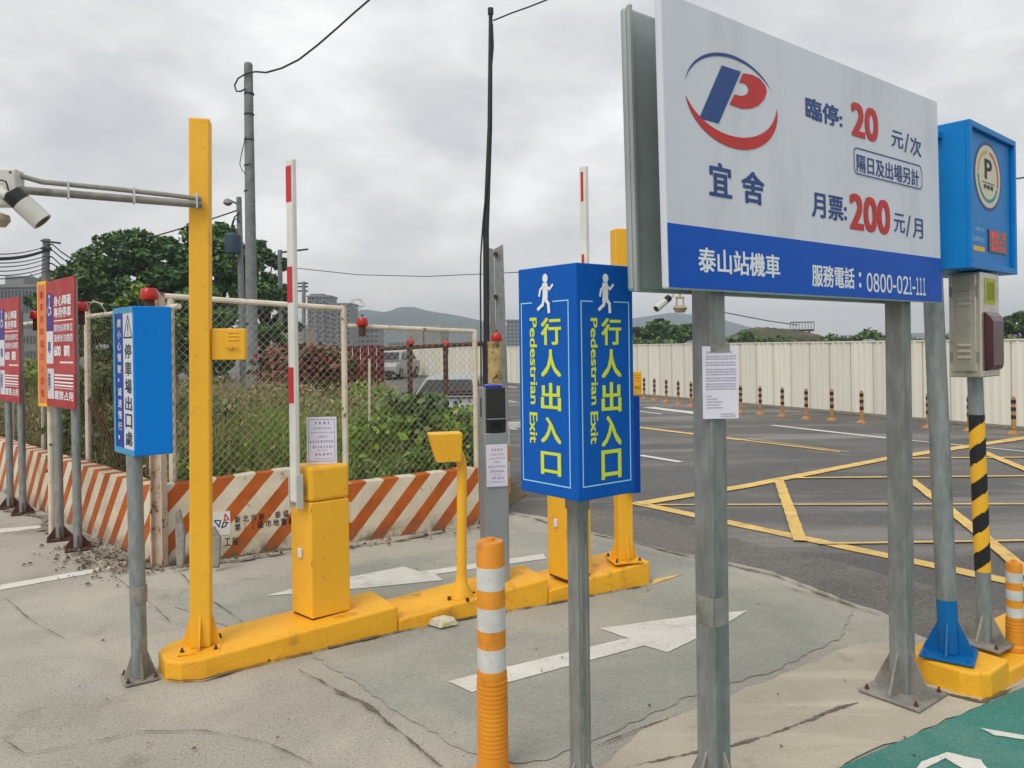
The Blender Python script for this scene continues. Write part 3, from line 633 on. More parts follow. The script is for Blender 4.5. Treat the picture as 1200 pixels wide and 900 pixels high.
build('collar', MB().cbox(V((cp.x, cp.y, z0 - .035)), u_ * .066, v_ * .066, Z * .06), M_galvl, ped, bevel=.004)
post_base(ped, cp, .008, .03, .03, .12, M_galvl, .1, a_)

# --- narrow blue box sign (car park exit)
c1 = W(156, 361, 3.80); r1 = W(201, 361, 3.91); l1 = W(133, 366, 4.03); zb, zt = 1.128, 1.875
for q_ in (c1, r1, l1): q_.z = zb
bx = thing('exit_box_sign', 'slim bright blue box sign with exit lettering on a round grey pole', 'sign', V(((l1 + r1) / 2).xy.to_3d()))
mb = MB().prism([c1, r1, r1 + l1 - c1, l1], Z * (zt - zb)); build('box', mb, M_blue, bx, bevel=.006)
fr = Fr(l1, c1 - l1); w = (c1 - l1).length; h = zt - zb
mb = MB(); fr.rect(mb, 0.0, 0, w - .002, .03, .0002, .004); fr.rect(mb, .0, h - .03, w - .002, h, .0002, .004); fr.rect(mb, 0, .03, .03, h - .03, .0002, .004); build('frame', mb, M_cyan, bx)
mb = MB(); fr.rect(mb, .03, .03, .155, h - .03, .0002, .0012); build('navy_strip', mb, M_navy, bx)
mb = MB(); fr.rect(mb, .156, .03, w - .012, h - .03, .0002, .0012); build('white_strip', mb, M_bwhite, bx)
t = MB(); s_ = '請小心慢駛，減速慢行！'
for i, ch in enumerate(s_): yy = h - .05 - (i + .5) * (h - .1) / len(s_); g2 = .4 if ch in '，！' else .9; fr.text(t, ch, .065, yy - .024 * g2, .125 if g2 > .5 else .09, yy + .024 * g2, c=.002, bold=.02); build('lettering', t, M_twhite, bx, recalc=False); t = MB()
t = MB(); s_ = '停車場出口處'
for i, ch in enumerate(s_): yy = h - .18 - (i + .5) * (h - .22) / len(s_); fr.text(t, ch, .18, yy - .036, .285, yy + .036, c=.002, bold=.03); build('lettering', t, M_tblack, bx, recalc=False); t = MB()
fr.stroke(t, [(.17, h - .155), (.235, h - .045), (.295, h - .155), (.17, h - .155)], .008, c=.002, pix=False); fr.rect(t, .229, h - .125, .241, h - .085, .001, .002); fr.rect(t, .229, h - .145, .241, h - .134, .001, .002)
build('warning_triangle', t, M_tblack, bx, recalc=False)
pb1 = G(164, 796); pc = (l1 + r1) / 2; pc = V((W(168, 540, pc.y).x, pb1.y + .01, 0))
build('pole', MB().tube([(pb1.x, pb1.y, .02), (pc.x, pc.y, zb - .001)], .038, 18), M_galv, bx, smooth=True)
build('pole_collar', MB().tube([(pb1.x, pb1.y, .39), (pb1.x, pb1.y, .47)], .0395, 18), M_galvl, bx, smooth=True)
post_base(bx, pb1, .004, .036, .036, .12, M_galvl, .078, R(35))

# --- boxed P sign with LED panel and the blue footed post
k0 = W(1133, 314, 3.70); k1 = W(1187, 317, 4.14); k0.z = k1.z = 2.0; uu2 = (k1 - k0).normalized(); nn2 = V((-uu2.y, uu2.x, 0)); bw = (k1 - k0).length; zt = 2.715
sg = thing('led_parking_sign', 'deep blue light box sign with round P badge on a blue footed post', 'sign', G(1112, 790, .12))
mb = MB().prism([k0, k0 + uu2 * bw, k0 + uu2 * bw + nn2 * .30, k0 + nn2 * .30], Z * (zt - 2.0)); build('box', mb, M_blue2, sg, bevel=.004)
fr = Fr(k0, uu2); h = zt - 2.0
mb = MB(); w = .03; fr.rect(mb, 0, 0, bw, w, .0003, .022); fr.rect(mb, 0, h - w, bw, h, .0003, .022); fr.rect(mb, 0, w, w, h - w, .0003, .022); fr.rect(mb, bw - w, w, bw, h - w, .0003, .022); build('rim', mb, M_blue2, sg, bevel=.003)
q = lambda x, y: (1120 + x / 5.63, 150 + y / 5.63)
la = fr.px(*q(118, 320))[0]; ra = fr.px(*q(298, 320))[0]; tb = fr.px(*q(190, 88))[1]; bb = fr.px(*q(225, 552))[1]; ca, cb = (la + ra) / 2, (tb + bb) / 2; rx_, ry_ = (ra - la) / 2, (tb - bb) / 2; ry_ = min(ry_, rx_ * 1.55); 
t = MB(); fr.disc(t, ca, cb, rx_, ry=ry_, c=.001); build('badge', t, M_tblue, sg, recalc=False)
t = MB(); fr.disc(t, ca, cb, rx_ * .91, ry=ry_ * .91, c=.0018); build('badge', t, mat('badge_cream', S(206, 200, 178), rough=.5), sg, recalc=False)
kk = ry_ / rx_
for nm, t0_, t1_, cc in (('orange', 95, 175, S(206, 160, 70)), ('red', -20, 80, S(196, 84, 72)), ('green', 180, 250, S(50, 130, 90)), ('teal', 252, 335, S(40, 140, 150))):
    t = MB(); fr.ring(t, ca, cb, rx_ * .66, rx_ * .76, t0=t0_, t1=t1_, ky=kk, c=.0026); build('badge_arc', t, mat('badge_' + nm, cc, rough=.5), sg, recalc=False)
t = MB(); fr.text(t, 'P', ca - rx_ * .26, cb - ry_ * .08, ca + rx_ * .28, cb + ry_ * .5, c=.0026, bold=.03); fr.rect(t, ca - rx_ * .45, cb - ry_ * .2, ca + rx_ * .45, cb - ry_ * .175, .002, .0026)
fr.text(t, '停車場', ca - rx_ * .35, cb - ry_ * .38, ca + rx_ * .35, cb - ry_ * .24, c=.0026); build('lettering', t, M_tblack, sg, recalc=False)
t = MB(); fr.ptext(t, '汽車位', *q(98, 640), *q(190, 690), c=.0012, bold=0); fr.ptext(t, '機車位', *q(98, 705), *q(190, 758), c=.0012, bold=.0); build('lettering', t, M_pale, sg, recalc=False)
t = MB(); a0, b1 = fr.px(*q(105, 770)); a1, b0 = fr.px(*q(190, 820)); fr.rect(t, a0, b0, a1, b1, .0003, .0012); build('yellow_label', t, M_lime if 0 else M_yel, sg)
a0, b1 = fr.px(*q(212, 668)); a1, b0 = fr.px(*q(330, 838)); t = MB(); fr.rect(t, a0, b0, a1, b1, .0003, .006); build('led_panel', t, mat('led_dark', S(70, 16, 18), rough=.25), sg)
M_led = bpy.data.materials.new('lit_red_led'); M_led.use_nodes = True; pb_ = M_led.node_tree.nodes['Principled BSDF']; pb_.inputs['Base Color'].default_value = (.5, .01, .01, 1); pb_.inputs['Emission Color'].default_value = (1, .03, .03, 1); pb_.inputs['Emission Strength'].default_value = .35
t = MB(); w_, h_ = a1 - a0, b1 - b0
for j in range(3):
    for i in range(4):
        if (i + j) % 5 == 4: continue
        fr.text(t, '8205169347'[(i * 3 + j * 2) % 10], a0 + w_ * (.1 + .21 * i), b0 + h_ * (.08 + .31 * j), a0 + w_ * (.26 + .21 * i), b0 + h_ * (.28 + .31 * j), c=.0066, bold=.02)
build('led_digit', t, M_led, sg, recalc=False)
pb = G(1112, 768, .122); pt = W(1097, 356, pb.y + .09); top_ = V((pt.x - .01, pb.y + .12, 2.30))
build('pole', MB().tube([(pb.x, pb.y, .14), (pb.x + (top_.x - pb.x) * .12, pb.y + .0144, .39)], .046, 20), M_bfoot, sg, smooth=True)
build('pole', MB().tube([(pb.x + (top_.x - pb.x) * .12, pb.y + .0144, .391), top_], .046, 20), M_galv, sg, smooth=True)
post_base(sg, pb, .125, .044, .044, .15, M_bfoot, .115, R(-36))
mb = MB()
for zz_ in (2.08, 2.26): mb.cbox(V((top_.x + .08, pb.y + .16, zz_)), nn2 * .06, uu2 * .2, Z * .04)
mb.obox(fr.P(-.05, h - .07, -.10), fr.u * .0495, fr.v * .03, -fr.n * .12)
build('bracket', mb, M_blue2, sg, bevel=.003)

# --- stainless cabinet on the black and yellow striped pole
sp_ = G(1155, 752, .11); cab = thing('signal_cabinet_post', 'stainless cabinet with maroon lamp on a black and yellow striped pole', 'control cabinet', sp_)
cc = W(1151, 443, 3.80); ul = V((-.66, .75, 0)); ur = V((.75, .66, 0)); zb, zt = 1.465, 1.992; wl, wr = .150, .27
cc.z = zb; mb = MB().prism([cc, cc + ur * wr, cc + ur * wr + ul * wl, cc + ul * wl], Z * (zt - zb)); build('box', mb, M_ss, cab, bevel=.006)
fl = Fr(cc + ul * wl, -ul); h = zt - zb; mb = MB(); fl.rect(mb, .018, .03, wl - .022, h - .012, .0004, .009); build('door', mb, M_ss, cab, bevel=.003)
mb = MB()
for bb in (.10, .13, .16, h - .16, h - .13, h - .10): build('louvre', MB().tube([fl.P(.045, bb, .010), fl.P(.105, bb, .010)], .009, 6), M_ss, cab, smooth=True)
mb = MB()
for bb in (.08, h - .12):
    for a_ in (.008, wl - .022): mb = MB(); fl.rect(mb, a_, bb, a_ + .01, bb + .05, .0004, .012); build('hinge', mb, M_galvd, cab)
frr = Fr(cc, ur); a0, b1 = frr.px(1153, 358); a1, b0 = frr.px(1174, 438); b0 = .03; b1 = .33; mb = MB()
o_ = frr.P(.035, b0, .0005); mb.loft([[frr.P(x, y, .001) for x, y in ((.035, b0), (.24, b0), (.24, b1), (.035, b1))], [frr.P(x, y, .022) for x, y in ((.04, b0 + .01), (.235, b0 + .01), (.235, b1 - .02), (.04, b1 - .02))], [frr.P(x, y, .034) for x, y in ((.06, b0 + .03), (.215, b0 + .03), (.215, b1 - .05), (.06, b1 - .05))]])
build('lamp_cover', mb, M_maroon, cab, bevel=.006)
mb = MB(); frr.rect(mb, .05, h - .16, .21, h - .03, .0005, .002); build('sticker', mb, mat('olive_yellow_sticker', S(176, 174, 40), S(160, 158, 30), 30, rough=.5), cab)
M_stk = mat('sticker_green', S(110, 120, 30), rough=.6); mb = MB()
for i in range(5): frr.rect(mb, .085 + i * .022, h - .14, .095 + i * .022, h - .05, .0022, .003)
build('sticker_bar', mb, M_stk, cab)
tp = V((cc.x + (ur * wr + ul * wl).x / 2, cc.y + (ur * wr + ul * wl).y / 2, zb)); rp = .036
P_ = lambda z: sp_.lerp(tp, (z - .11) / (zb - .11)) if True else None
def pp(z): t_ = (z - .11) / (zb - .11); return V((sp_.x + (tp.x - sp_.x) * t_, sp_.y + (tp.y - sp_.y) * t_, z))
build('pole', MB().tube([pp(.11), pp(zb - .001)], rp, 20), M_galv, cab, smooth=True)
nseg, z0_, z1s, turns, NA = 60, .47, 1.27, 4.5, 28
for mi, (nm, mm) in enumerate((('yellow_stripe', M_yel), ('black_stripe', M_black))):
    mb = MB(); NZ = 110
    for i in range(NZ):
        for j in range(NA):
            ph = ((i / NZ) * turns - (j / NA) * 1.0) % 1.0
            if (ph < .5) == (mi == 0):
                q4 = []
                for ii, jj in ((i, j), (i, j + 1), (i + 1, j + 1), (i + 1, j)):
                    a = 2 * math.pi * jj / NA; q4.append(pp(z0_ + (z1s - z0_) * ii / NZ) + V((math.cos(a), math.sin(a), 0)) * (rp + .0015))
                mb.flat(q4)
    build(nm, mb, mm, cab, recalc=False)
post_base(cab, sp_, .105, .034, .034, .13, M_galvl, .11, R(35))

# --- yellow barrier cabinets with raised arms
def barrier_gate(c, r, l, zb, hh, far, armtop, label):
    """c,r,l: near corner, far right, far left (ground plan)"""
    th = thing('barrier_gate', label, 'barrier', V((c.x, c.y, zb)), 'yellow parking barriers with raised arms')
    ud, vd = (r - c), (l - c); w, d = ud.length, vd.length; ud.normalize(); vd.normalize()
    B = V((c.x, c.y, zb))
    build('base_gasket', MB().obox(B + ud * .008 + vd * .008, ud * (w - .016), vd * (d - .016), Z * .012), M_rust, th)
    build('cabinet_body', MB().obox(B + Z * .012, ud * w, vd * d, Z * (hh - .21)), M_yel, th, bevel=.008)
    build('cabinet_hood', MB().obox(B + Z * (hh - .196) - ud * .003 - vd * .003, ud * (w + .006), vd * (d + .006), Z * .196), M_yel, th, bevel=.02)
    f = Fr(V((l.x, l.y, zb)), -vd)
    build('latch', MB().obox(f.P(d * .42, .34, .0005), f.u * .035, Z * .055, f.n * .014), M_paper, th, bevel=.006)
    for bb in (.32, .62): build('hinge', MB().tube([V((c.x, c.y, zb + bb)) - ud * .004, V((c.x, c.y, zb + bb + .02)) - ud * .004], .006, 8), M_yel, th)
    # shaft, bracket and arm
    sh = Fr(V((r.x, r.y, zb)), vd) if far else Fr(V((l.x, l.y, zb)), -vd)
    side = sh.n; hub = sh.P(d * (.5 if far else .72), hh - .13, 0)
    build('shaft', MB().tube([hub - side * .0, hub + side * .034], .022, 16), M_galvl, th, smooth=True)
    ah = hub + side * .035; ua = -vd
    br = MB(); br.cbox(ah + side * .004, ua * .075, side * .006, Z * .19); br.cbox(ah + side * .022 + ua * .0405, ua * .006, side * .042, Z * .19); br.cbox(ah + side * .022 - ua * .0405, ua * .006, side * .042, Z * .19)
    build('arm_bracket', br, M_cctv, th, bevel=.002)
    arm = thing
    top = armtop; zc0 = ah.z - .06
    a0_ = ah + side * .026; ang_ = V((a0_.x, a0_.y, 0))
    build('boom', MB().cbox(V((a0_.x, a0_.y, (zc0 + top) / 2)), ua * .062, side * .034, Z * (top - zc0)), M_white, th, bevel=.009)
    for k, zz_ in enumerate(np.arange(top - .04, zc0 + .35, -.56)):
        for sg_ in ((1, -1) if far else (1,)): build('reflective_strip', MB().cbox(V((a0_.x, a0_.y, zz_ - .1)) + side * .0178 * sg_ + (ua * .006 * 0), ua * (.052 if not far else .026), side * .0016, Z * .2), M_tred, th)
    bm_ = MB()
    for s_ in (-1, 1): bm_.tube([ah + Z * .07 * s_ + side * .0, ah + Z * .07 * s_ + side * .014], .008, 6)
    build('bolt', bm_, M_rust, th)
    return th, ud, vd, B
c = G(366, 727, .135); r_ = G(411, 716, .135); l_ = G(342, 717, .135)
bg1, ud, vd, B = barrier_gate(c, r_, l_, .128, .86, False, 2.71, 'yellow barrier with raised white arm between tall yellow post and curved intercom stand')
pf = Fr(B + Z * .855 + vd * .13, V((1, .13, 0)))
nn = thing('paper_notice', 'white laminated notice standing on top of the yellow barrier cabinet', 'notice', pf.O)
a0, b1 = pf.px(359, 489); a1, b0 = pf.px(395, 543)
nrows = [(.10, .065, .28, .74, .10), (.22, .045, .25, .8, .05), (.32, .03, .15, .9, .05), (.40, .045, .38, .7, .05), (.50, .055, .1, .92, .07), (.61, .06, .2, .85, .07), (.70, .03, .35, .7, .05), (.77, .06, .28, .8, .09), (.88, .03, .25, .85, .05)]
notice(nn, pf, a0, b0, a1, b1, nrows, border=True)
c = G(664, 682, .12); r_ = G(693.5, 674, .12); l_ = G(642, 673.6, .12)
bg2, *_ = barrier_gate(c, r_, l_, .118, .88, True, 2.87, 'yellow barrier with raised arm behind the pedestrian exit box')

# --- tall yellow camera posts
def camera_post(p, z, top, w, ang, label, boxside):
    th = thing('camera_post', label, 'post', V((p.x, p.y, z)), 'square yellow steel posts on the kerb island')
    sqpost(th, p, z + .014, top, w, ang, M_yel, bev=.008)
    post_base(th, p, z, w / 2, w / 2, .17, M_yel, w * 1.0, ang)
    u_ = V((math.cos(ang), math.sin(ang), 0)); n_v = V((u_.y, -u_.x, 0))
    zb, bxw = (1.60, .17) if boxside == 1 else (1.30, .09); o = V((p.x, p.y, zb)) + u_ * (w / 2 + .001) + n_v * (w * .2)
    build('control_box', MB().obox(o, u_ * bxw, -n_v * .12, Z * .165), M_yel, th, bevel=.006)
    f = Fr(o, u_); mb = MB()
    for b_ in (.105, .125, .145): mb.tube([f.P(bxw * .5, b_, .001), f.P(bxw * .8, b_, .001)], .004, 6)
    build('vent_slot', mb, M_yel, th); mb = MB().tube([f.P(bxw * .58, .07, .0), f.P(bxw * .58, .07, .014)], .012, 10).cbox(f.P(min(.12, bxw * .6), .07, .012), f.u * min(.06, bxw * .5), f.n * .006, Z * .008); build('latch', mb, M_kerb, th)
    build('cable_hole', MB().tube([V((p.x, p.y, 1.72)) - u_ * (w / 2 - .002), V((p.x, p.y, 1.72)) - u_ * (w / 2 + .0015)], .008, 8), M_rust, th)
    return th, u_, n_v
p1 = G(236, 757, .11); y1, u1, nv1 = camera_post(p1, .103, 2.85, .101, R(14), 'tall square yellow post carrying the camera arm on the rounded kerb end', 1)
y1.rotation_euler = (0, .011, 0)
p2 = G(731, 656, .163); y2, u2, nv2 = camera_post(p2, .160, 2.45, .104, R(14), 'square yellow post behind the blue pedestrian exit box', 2)
build('side_panel', MB().cbox(V((p2.x + .06, p2.y - .08, .97)) , V((.10, .02, 0)), V((-.003, .014, 0)), Z * .66), M_navy, y2, bevel=.003)

def bullet(root, a, b, r, body=M_cctv):
    a, b = V(a), V(b); d = (b - a); 
    build('camera_rear', MB().tube([a, a + d * .33], r * .96, 18), M_black, root, smooth=True)
    build('camera_housing', MB().tube([a + d * .33, b], r, 18), body, root, smooth=True)
    build('camera_lens', MB().tube([b - d * .03, b + d * .004], r * .8, 18), M_glass, root, smooth=True)
def cctv(pbase, arm_end, z, dcam, label, cam_a, cam_b, r, box, second):
    th = thing('cctv_arm', label, 'security camera', V((pbase.x, pbase.y, z)))
    A, E = V((pbase.x, pbase.y, z)), V((arm_end.x, arm_end.y, z - .0)); d = (E - A).normalized(); s_ = V((-d.y, d.x, 0))
    build('arm_tube', MB().tube([A + Z * 0, E + Z * 0], .019, 12), M_galvl, th, smooth=True)
    mid_ = [A + Z * .030, A + d * .15 + Z * .036, A.lerp(E, .5) + Z * .043, A.lerp(E, .85) + Z * .046, E + Z * .075]
    build('cable_conduit', MB().tube(mid_, .012, 10), M_galvl, th, smooth=True)
    mb = MB()
    for t_ in (.03, .38, .72): q_ = A.lerp(E, t_) + Z * .018; mb.cbox(q_, d * .008, s_ * .045, Z * .078)
    build('cable_tie', mb, M_cctv, th)
    return th, A, E, d, s_
fc = p1 - V((math.cos(R(14)), math.sin(R(14)), 0)) * 0
AP = W(236, 240, p1.y - .07); EP = W(12, 221, 3.50)
ct, A, E, d_, s_ = cctv(AP, EP, AP.z, 0, 'galvanised arm with white bullet camera clamped to the tall yellow post', None, None, .03, 1, 1)
jb = W(-4, 240, 3.46); fj = Fr(jb, V((1, .1, 0)))
build('junction_box', MB().obox(W(-14, 240, 3.46), V((.118, .012, 0)), V((-.008, .08, 0)), Z * .165), M_cctv, ct, bevel=.006)
build('box_screw', MB().tube([W(12, 202, 3.455), W(12, 202, 3.44)], .006, 8), M_rust, ct)
bullet(ct, W(14, 227, 3.40), W(50, 260, 3.44), .046)
build('camera_bracket', MB().tube([W(2, 224, 3.46), W(3, 226, 3.41), W(10, 229, 3.40)], [.026, .02, .02], 12), M_cctv, ct, smooth=True)
build('cable', MB().tube([W(-4, 212, 3.45), W(2, 211, 3.42), W(7, 213, 3.4), W(9, 219, 3.4), W(10, 224, 3.4)], .004, 6), M_black, ct)
mb = MB(); c_ = W(-2, 257, 3.42); mb.loft([[c_ + V((math.cos(a) * rr_, math.sin(a) * rr_, zz_)) for a in np.linspace(0, 6.283, 13)[:-1]] for rr_, zz_ in ((.012, .03), (.044, .018), (.048, -.005), (.030, -.032))])
build('dome_camera', mb, M_cctvb, ct, smooth=True)
A2c = W(735, 336, 5.28); E2c = W(812, 337, 5.1)
ct2, A, E, d_, s_ = cctv(A2c, E2c, A2c.z + .02, 0, 'camera arm reaching from the second yellow post behind the tariff board', None, None, .03, 1, 1)
bullet(ct2, W(784, 349, 5.15), W(769, 362, 5.08), .024)
build('camera_bracket', MB().tube([V(W(790, 338, 5.15)), V(W(788, 347, 5.15)), V(W(782, 350, 5.15))], .010, 8), M_cctv, ct2, smooth=True)
mb = MB(); c_ = W(797, 361, 5.12); mb.loft([[c_ + V((math.cos(a) * rr_, math.sin(a) * rr_, zz_)) for a in np.linspace(0, 6.283, 13)[:-1]] for rr_, zz_ in ((.03, .02), (.05, .0), (.03, -.03))]); build('dome_camera', mb, M_cctvb, ct2, smooth=True)
mb = MB(); 
for s1 in (-.025, .025): mb.tube([c_ + V((s1, 0, .01)), c_ + V((s1 * .8, 0, .07))], .006, 6)
mb.tube([c_ + Z * .07 - V((.03, 0, 0)), c_ + Z * .07 + V((.03, 0, 0))], .008, 6); mb.tube([c_ + Z * .07, c_ + Z * .14], .008, 6); build('dome_bracket', mb, M_cctvb, ct2)

# --- payment kiosk
k0 = G(572, 690, .11); kk_ = thing('ticket_kiosk', 'slim grey ticket kiosk with blue light top on the yellow island', 'kiosk', V((k0.x, k0.y, ztop(k0) - .01)))
ku = V((1, .28, 0)).normalized(); kv = V((-ku.y, ku.x, 0)); zb = ztop(k0) - .01; kw, kd = .15, .14; K0 = V((k0.x - .01, k0.y, zb)); kh = 1.27
build('housing', MB().obox(K0, ku * kw, kv * kd, Z * (kh - .29)), M_alu, kk_, bevel=.01)
build('side_profile', MB().obox(K0 - ku * .006 + kv * .004, ku * .02, kv * (kd - .004), Z * kh), M_alu, kk_, bevel=.006)
build('side_profile', MB().obox(K0 + ku * (kw - .008) + kv * .004, ku * .014, kv * (kd - .004), Z * (kh - .02)), M_alu, kk_, bevel=.004)
build('dark_head', MB().obox(K0 + ku * .0145 + kv * .003 + Z * (kh - .289), ku * (kw - .023), kv * (kd - .006), Z * .285), M_dark, kk_, bevel=.004)
f = Fr(K0, ku); build('divider_strip', MB().obox(f.P(.016, kh - .205, -.003), f.u * (kw - .026), Z * .006, f.n * .012), M_alu, kk_)
build('screen_bezel', MB().obox(f.P(.035, kh - .285, -.002), f.u * (kw - .06), Z * .075, f.n * .008), M_black, kk_); build('screen', MB().obox(f.P(.045, kh - .275, .0062), f.u * (kw - .08), Z * .055, f.n * .001), M_glass, kk_)
build('light_cap', MB().lathe(K0 + ku * (kw / 2 + .004) + kv * kd / 2 + Z * (kh - .003), [(.062, 0), (.062, .014), (.05, .02)], 24), mat('blue_lens', S(26, 50, 160), rough=.2), kk_, smooth=True)
mb = MB().obox(K0 - ku * .0072 + kv * .05 + Z * (kh - .19), -ku * .001, kv * .025, Z * .12); build('side_label', mb, M_tblack, kk_)
kn = thing('paper_notice', 'white laminated notice taped to the front of the grey kiosk', 'notice', f.P(.07, .75, 0)); a0, b1 = f.px(569, 521); a1, b0 = f.px(594.5, 569)
notice(kn, Fr(K0 + f.n * .009, ku), a0, b0, a1, b1, nrows, border=False)

# --- intercom stand
ib = G(541, 699, .11); iz = ztop(ib) - .006; it = thing('intercom_stand', 'curved yellow intercom stand with a trapezoid speaker head', 'intercom', V((ib.x, ib.y, iz)))
tpz = W(541, 520, ib.y); pts = [V((ib.x, ib.y, iz + .01))] + [V((ib.x * .5 + tpz.x * .5, ib.y, iz + .45)), V((tpz.x, ib.y, iz + .80))]
q0 = pts[-1]; hd = W(524, 523, ib.y - .05)
for k in range(1, 7): a = R(15 * k); pts.append(q0 + V((-(1 - math.cos(a)) * .09, -(1 - math.cos(a)) * .03, math.sin(a) * (hd.z - q0.z))))
pts.append(V((hd.x, hd.y, hd.z)))
build('curved_tube', MB().tube(pts, .031, 16), M_yel, it, smooth=True)
build('tube_foot', MB().lathe(V((ib.x, ib.y, iz + .002)), [(.07, 0), (.066, .02), (.04, .08), (.033, .13)], 18), M_yel, it, smooth=True)
mb = MB()
for a in range(4): mb.lathe(V((ib.x, ib.y, iz)) + V((math.cos(a * 1.57 + .5), math.sin(a * 1.57 + .5), 0)) * .085, [(.01, 0), (.01, .02)], 6)
build('bolt', mb, M_rust, it)
h0 = hd + V((0, .0, 0)); iu = V((1, .22, 0)).normalized(); iv = V((-iu.y, iu.x, 0)); rg = []
for (x0, x1, y0, y1, z_) in ((-.070, .035, -.06, .045, -.09), (-.118, .085, -.075, .06, .085)): rg.append([h0 + iu * x + iv * y + Z * z_ for x, y in ((x0, y0), (x1 if z_ > 0 else x1 + .045, y0), (x1 if z_ > 0 else x1 + .045, y1), (x0, y1))])
build('speaker_head', MB().loft(rg), M_yel, it, bevel=.005)

# --- flexible bollards
def bollard(p, z, hgt, r, label, ribs=True, zr=.42):
    th = thing('bollard', label, 'bollard', V((p.x, p.y, z)), 'flexible orange and white bollards at the driveway')
    pr = [(r * 1.5, 0), (r * 1.5, .02), (r * 1.12, .03)]; n = int((zr - .08) / .017)
    for i in range(n): zz_ = .08 + i * .017; pr += [(r * 1.10, zz_), (r * 1.10, zz_ + .009), (r * 1.045, zz_ + .010), (r * 1.045, zz_ + .016)]
    pr += [(r * 1.08, zr), (r, zr + .02)]
    build('ribbed_base', MB().lathe(V((p.x, p.y, z)), pr, 28), M_bol, th, smooth=True)
    build('tube', MB().lathe(V((p.x, p.y, z)), [(r, zr + .02), (r, hgt - .012), (r * .9, hgt), (r * .3, hgt + .003), (r * .3, hgt + .012), (r * .15, hgt + .012)], 28), M_bol, th, smooth=True)
    rest = hgt - zr; b = rest / 6.6
    for k in range(3): z0_ = z + zr + .015 + b * 2.02 * k; build('reflective_band', MB().lathe(V((p.x, p.y, 0)), [(r * 1.0, z0_), (r * 1.012, z0_ + .0005), (r * 1.012, z0_ + b * 1.12), (r * 1.0, z0_ + b * 1.125)], 28), M_refl, th, smooth=True)
    return th
pbl = W(578, 900, 2.95); bollard(V((pbl.x, pbl.y, 0)), 0, .905, .0545, 'orange ribbed bollard with white bands in front of the grey kiosk', zr=.40)
pbr = G(1185, 758, .09); bollard(V((pbr.x + .02, pbr.y, 0)), .08, .44, .038, 'short orange and white bollard beside the striped pole', zr=.15)

# ---------------------------------------------------------------- striped barrier walls
def barrier_wall(a, b, h0, h1, label, th=.14):
    a, b = V(a), V(b); a.z = b.z = 0; L_ = (b - a).length; d = (b - a).normalized()
    mb = MB(); pts = [(0, 0), (L_, 0), (L_, h1), (0, h0)]
    mb.loft([[V((x, 0, z)) for x, z in pts], [V((x, th, z)) for x, z in pts]])
    o = bpy.data.objects.new('striped_barrier', None); col.objects.link(o); o.location = a; o.rotation_euler = (0, 0, math.atan2(d.y, d.x)); props(o, label, 'barrier wall', 'orange and white striped barrier walls')
    n = max(1, round(L_ / 2.0)); g = .006
    for i in range(n):
        x0, x1 = L_ * i / n, L_ * (i + 1) / n - g; ha, hb = h0 + (h1 - h0) * i / n, h0 + (h1 - h0) * (i + 1) / n
        m_ = MB(); r = random.Random(i); xs = np.linspace(x0, x1, 16); top = [V((x, 0, ha + (hb - ha) * (x - x0) / (x1 - x0) + r.uniform(-.006, .004))) for x in xs]
        ring = [V((x0, 0, -.01))] + [V((x1, 0, -.01))] + top[::-1]; m_.prism(ring, V((0, th, 0)))
        me = bpy.data.meshes.new('barrier_panel'); me.from_pydata(m_.v, [], m_.f); me.materials.append(M_stripe); q_ = bpy.data.objects.new('barrier_panel', me); col.objects.link(q_); q_.parent = o
    return o, a, d
wc = G(190, 662); bw1, wa, wdir = barrier_wall(wc, G(347, 641), .605, .655, 'orange and white striped wall with stencilled writing behind the tall yellow post')
bw2, *_ = barrier_wall(G(412, 636), G(562, 615), .50, .53, 'orange and white striped wall behind the curved intercom stand')
wl0 = V((-11.5, 14.4, 0)); wl1 = G(183, 664)
bw3, *_ = barrier_wall(wl0, wl1, .60, .60, 'long receding striped wall behind the red notice boards')
# stencilled text and plate
fw = Fr(wa - V((0, 0, 0)), wdir)
def to_local(o, mb): Mi = (Matrix.Translation(o.location) @ Matrix.Rotation(o.rotation_euler[2], 4, 'Z')).inverted(); mb.v = [Mi @ p for p in mb.v]; return mb
def wbuild(name, mb, m, o):
    to_local(o, mb); me = bpy.data.meshes.new(name); me.from_pydata(mb.v, [], mb.f); me.materials.append(m); q_ = bpy.data.objects.new(name, me); col.objects.link(q_); q_.parent = o
t = MB()
for i, ch in enumerate('新北市新·泰塭仔'):
    x = 275 + i * 9.4; y = 611 - i * 1.15
    if ch == '·': fw.ptext(t, ch, x + 2.5, y - 3, x + 4.5, y - 1, c=.002, bold=.04)
    else: fw.ptext(t, ch, x, y - 6, x + 7, y + 1.5, c=.002, bold=.02)
for i, ch in enumerate('第11區市地重劃'): x = 275 + i * 9; y = 620 - i * 1.1; fw.ptext(t, '１' if ch == '1' else ch, x + (2 if ch == '1' else 0), y - 6, x + (4.6 if ch == '1' else 7), y + 1.5, c=.002, bold=0 if ch == '1' else .02)
for i, ch in enumerate('工程'): x = 263 + i * 9; fw.ptext(t, ch, x, 631 - i, x + 7, 639 - i, c=.002, bold=.02)
wbuild('lettering', t, M_tblack, bw1)
t = MB(); a0, b1 = fw.px(247, 601); a1, b0 = fw.px(270, 626); fw.rect(t, a0, b0, a1, b1, .0003, .004); wbuild('white_plate', t, M_white, bw1)
t = MB(); q = lambda x, y: (240 + x / 10.9, 580 + y / 10.9)
fw.stroke(t, [q(*p) for p in ((125, 325), (200, 325), (180, 405), (125, 330))], .009, c=.005); wbuild('emblem', t, M_tblue, bw1)
t = MB(); fw.stroke(t, [q(*p) for p in ((240, 345), (290, 350), (260, 400), (215, 415), (240, 345))], .009, c=.005); wbuild('emblem', t, M_tblack, bw1)
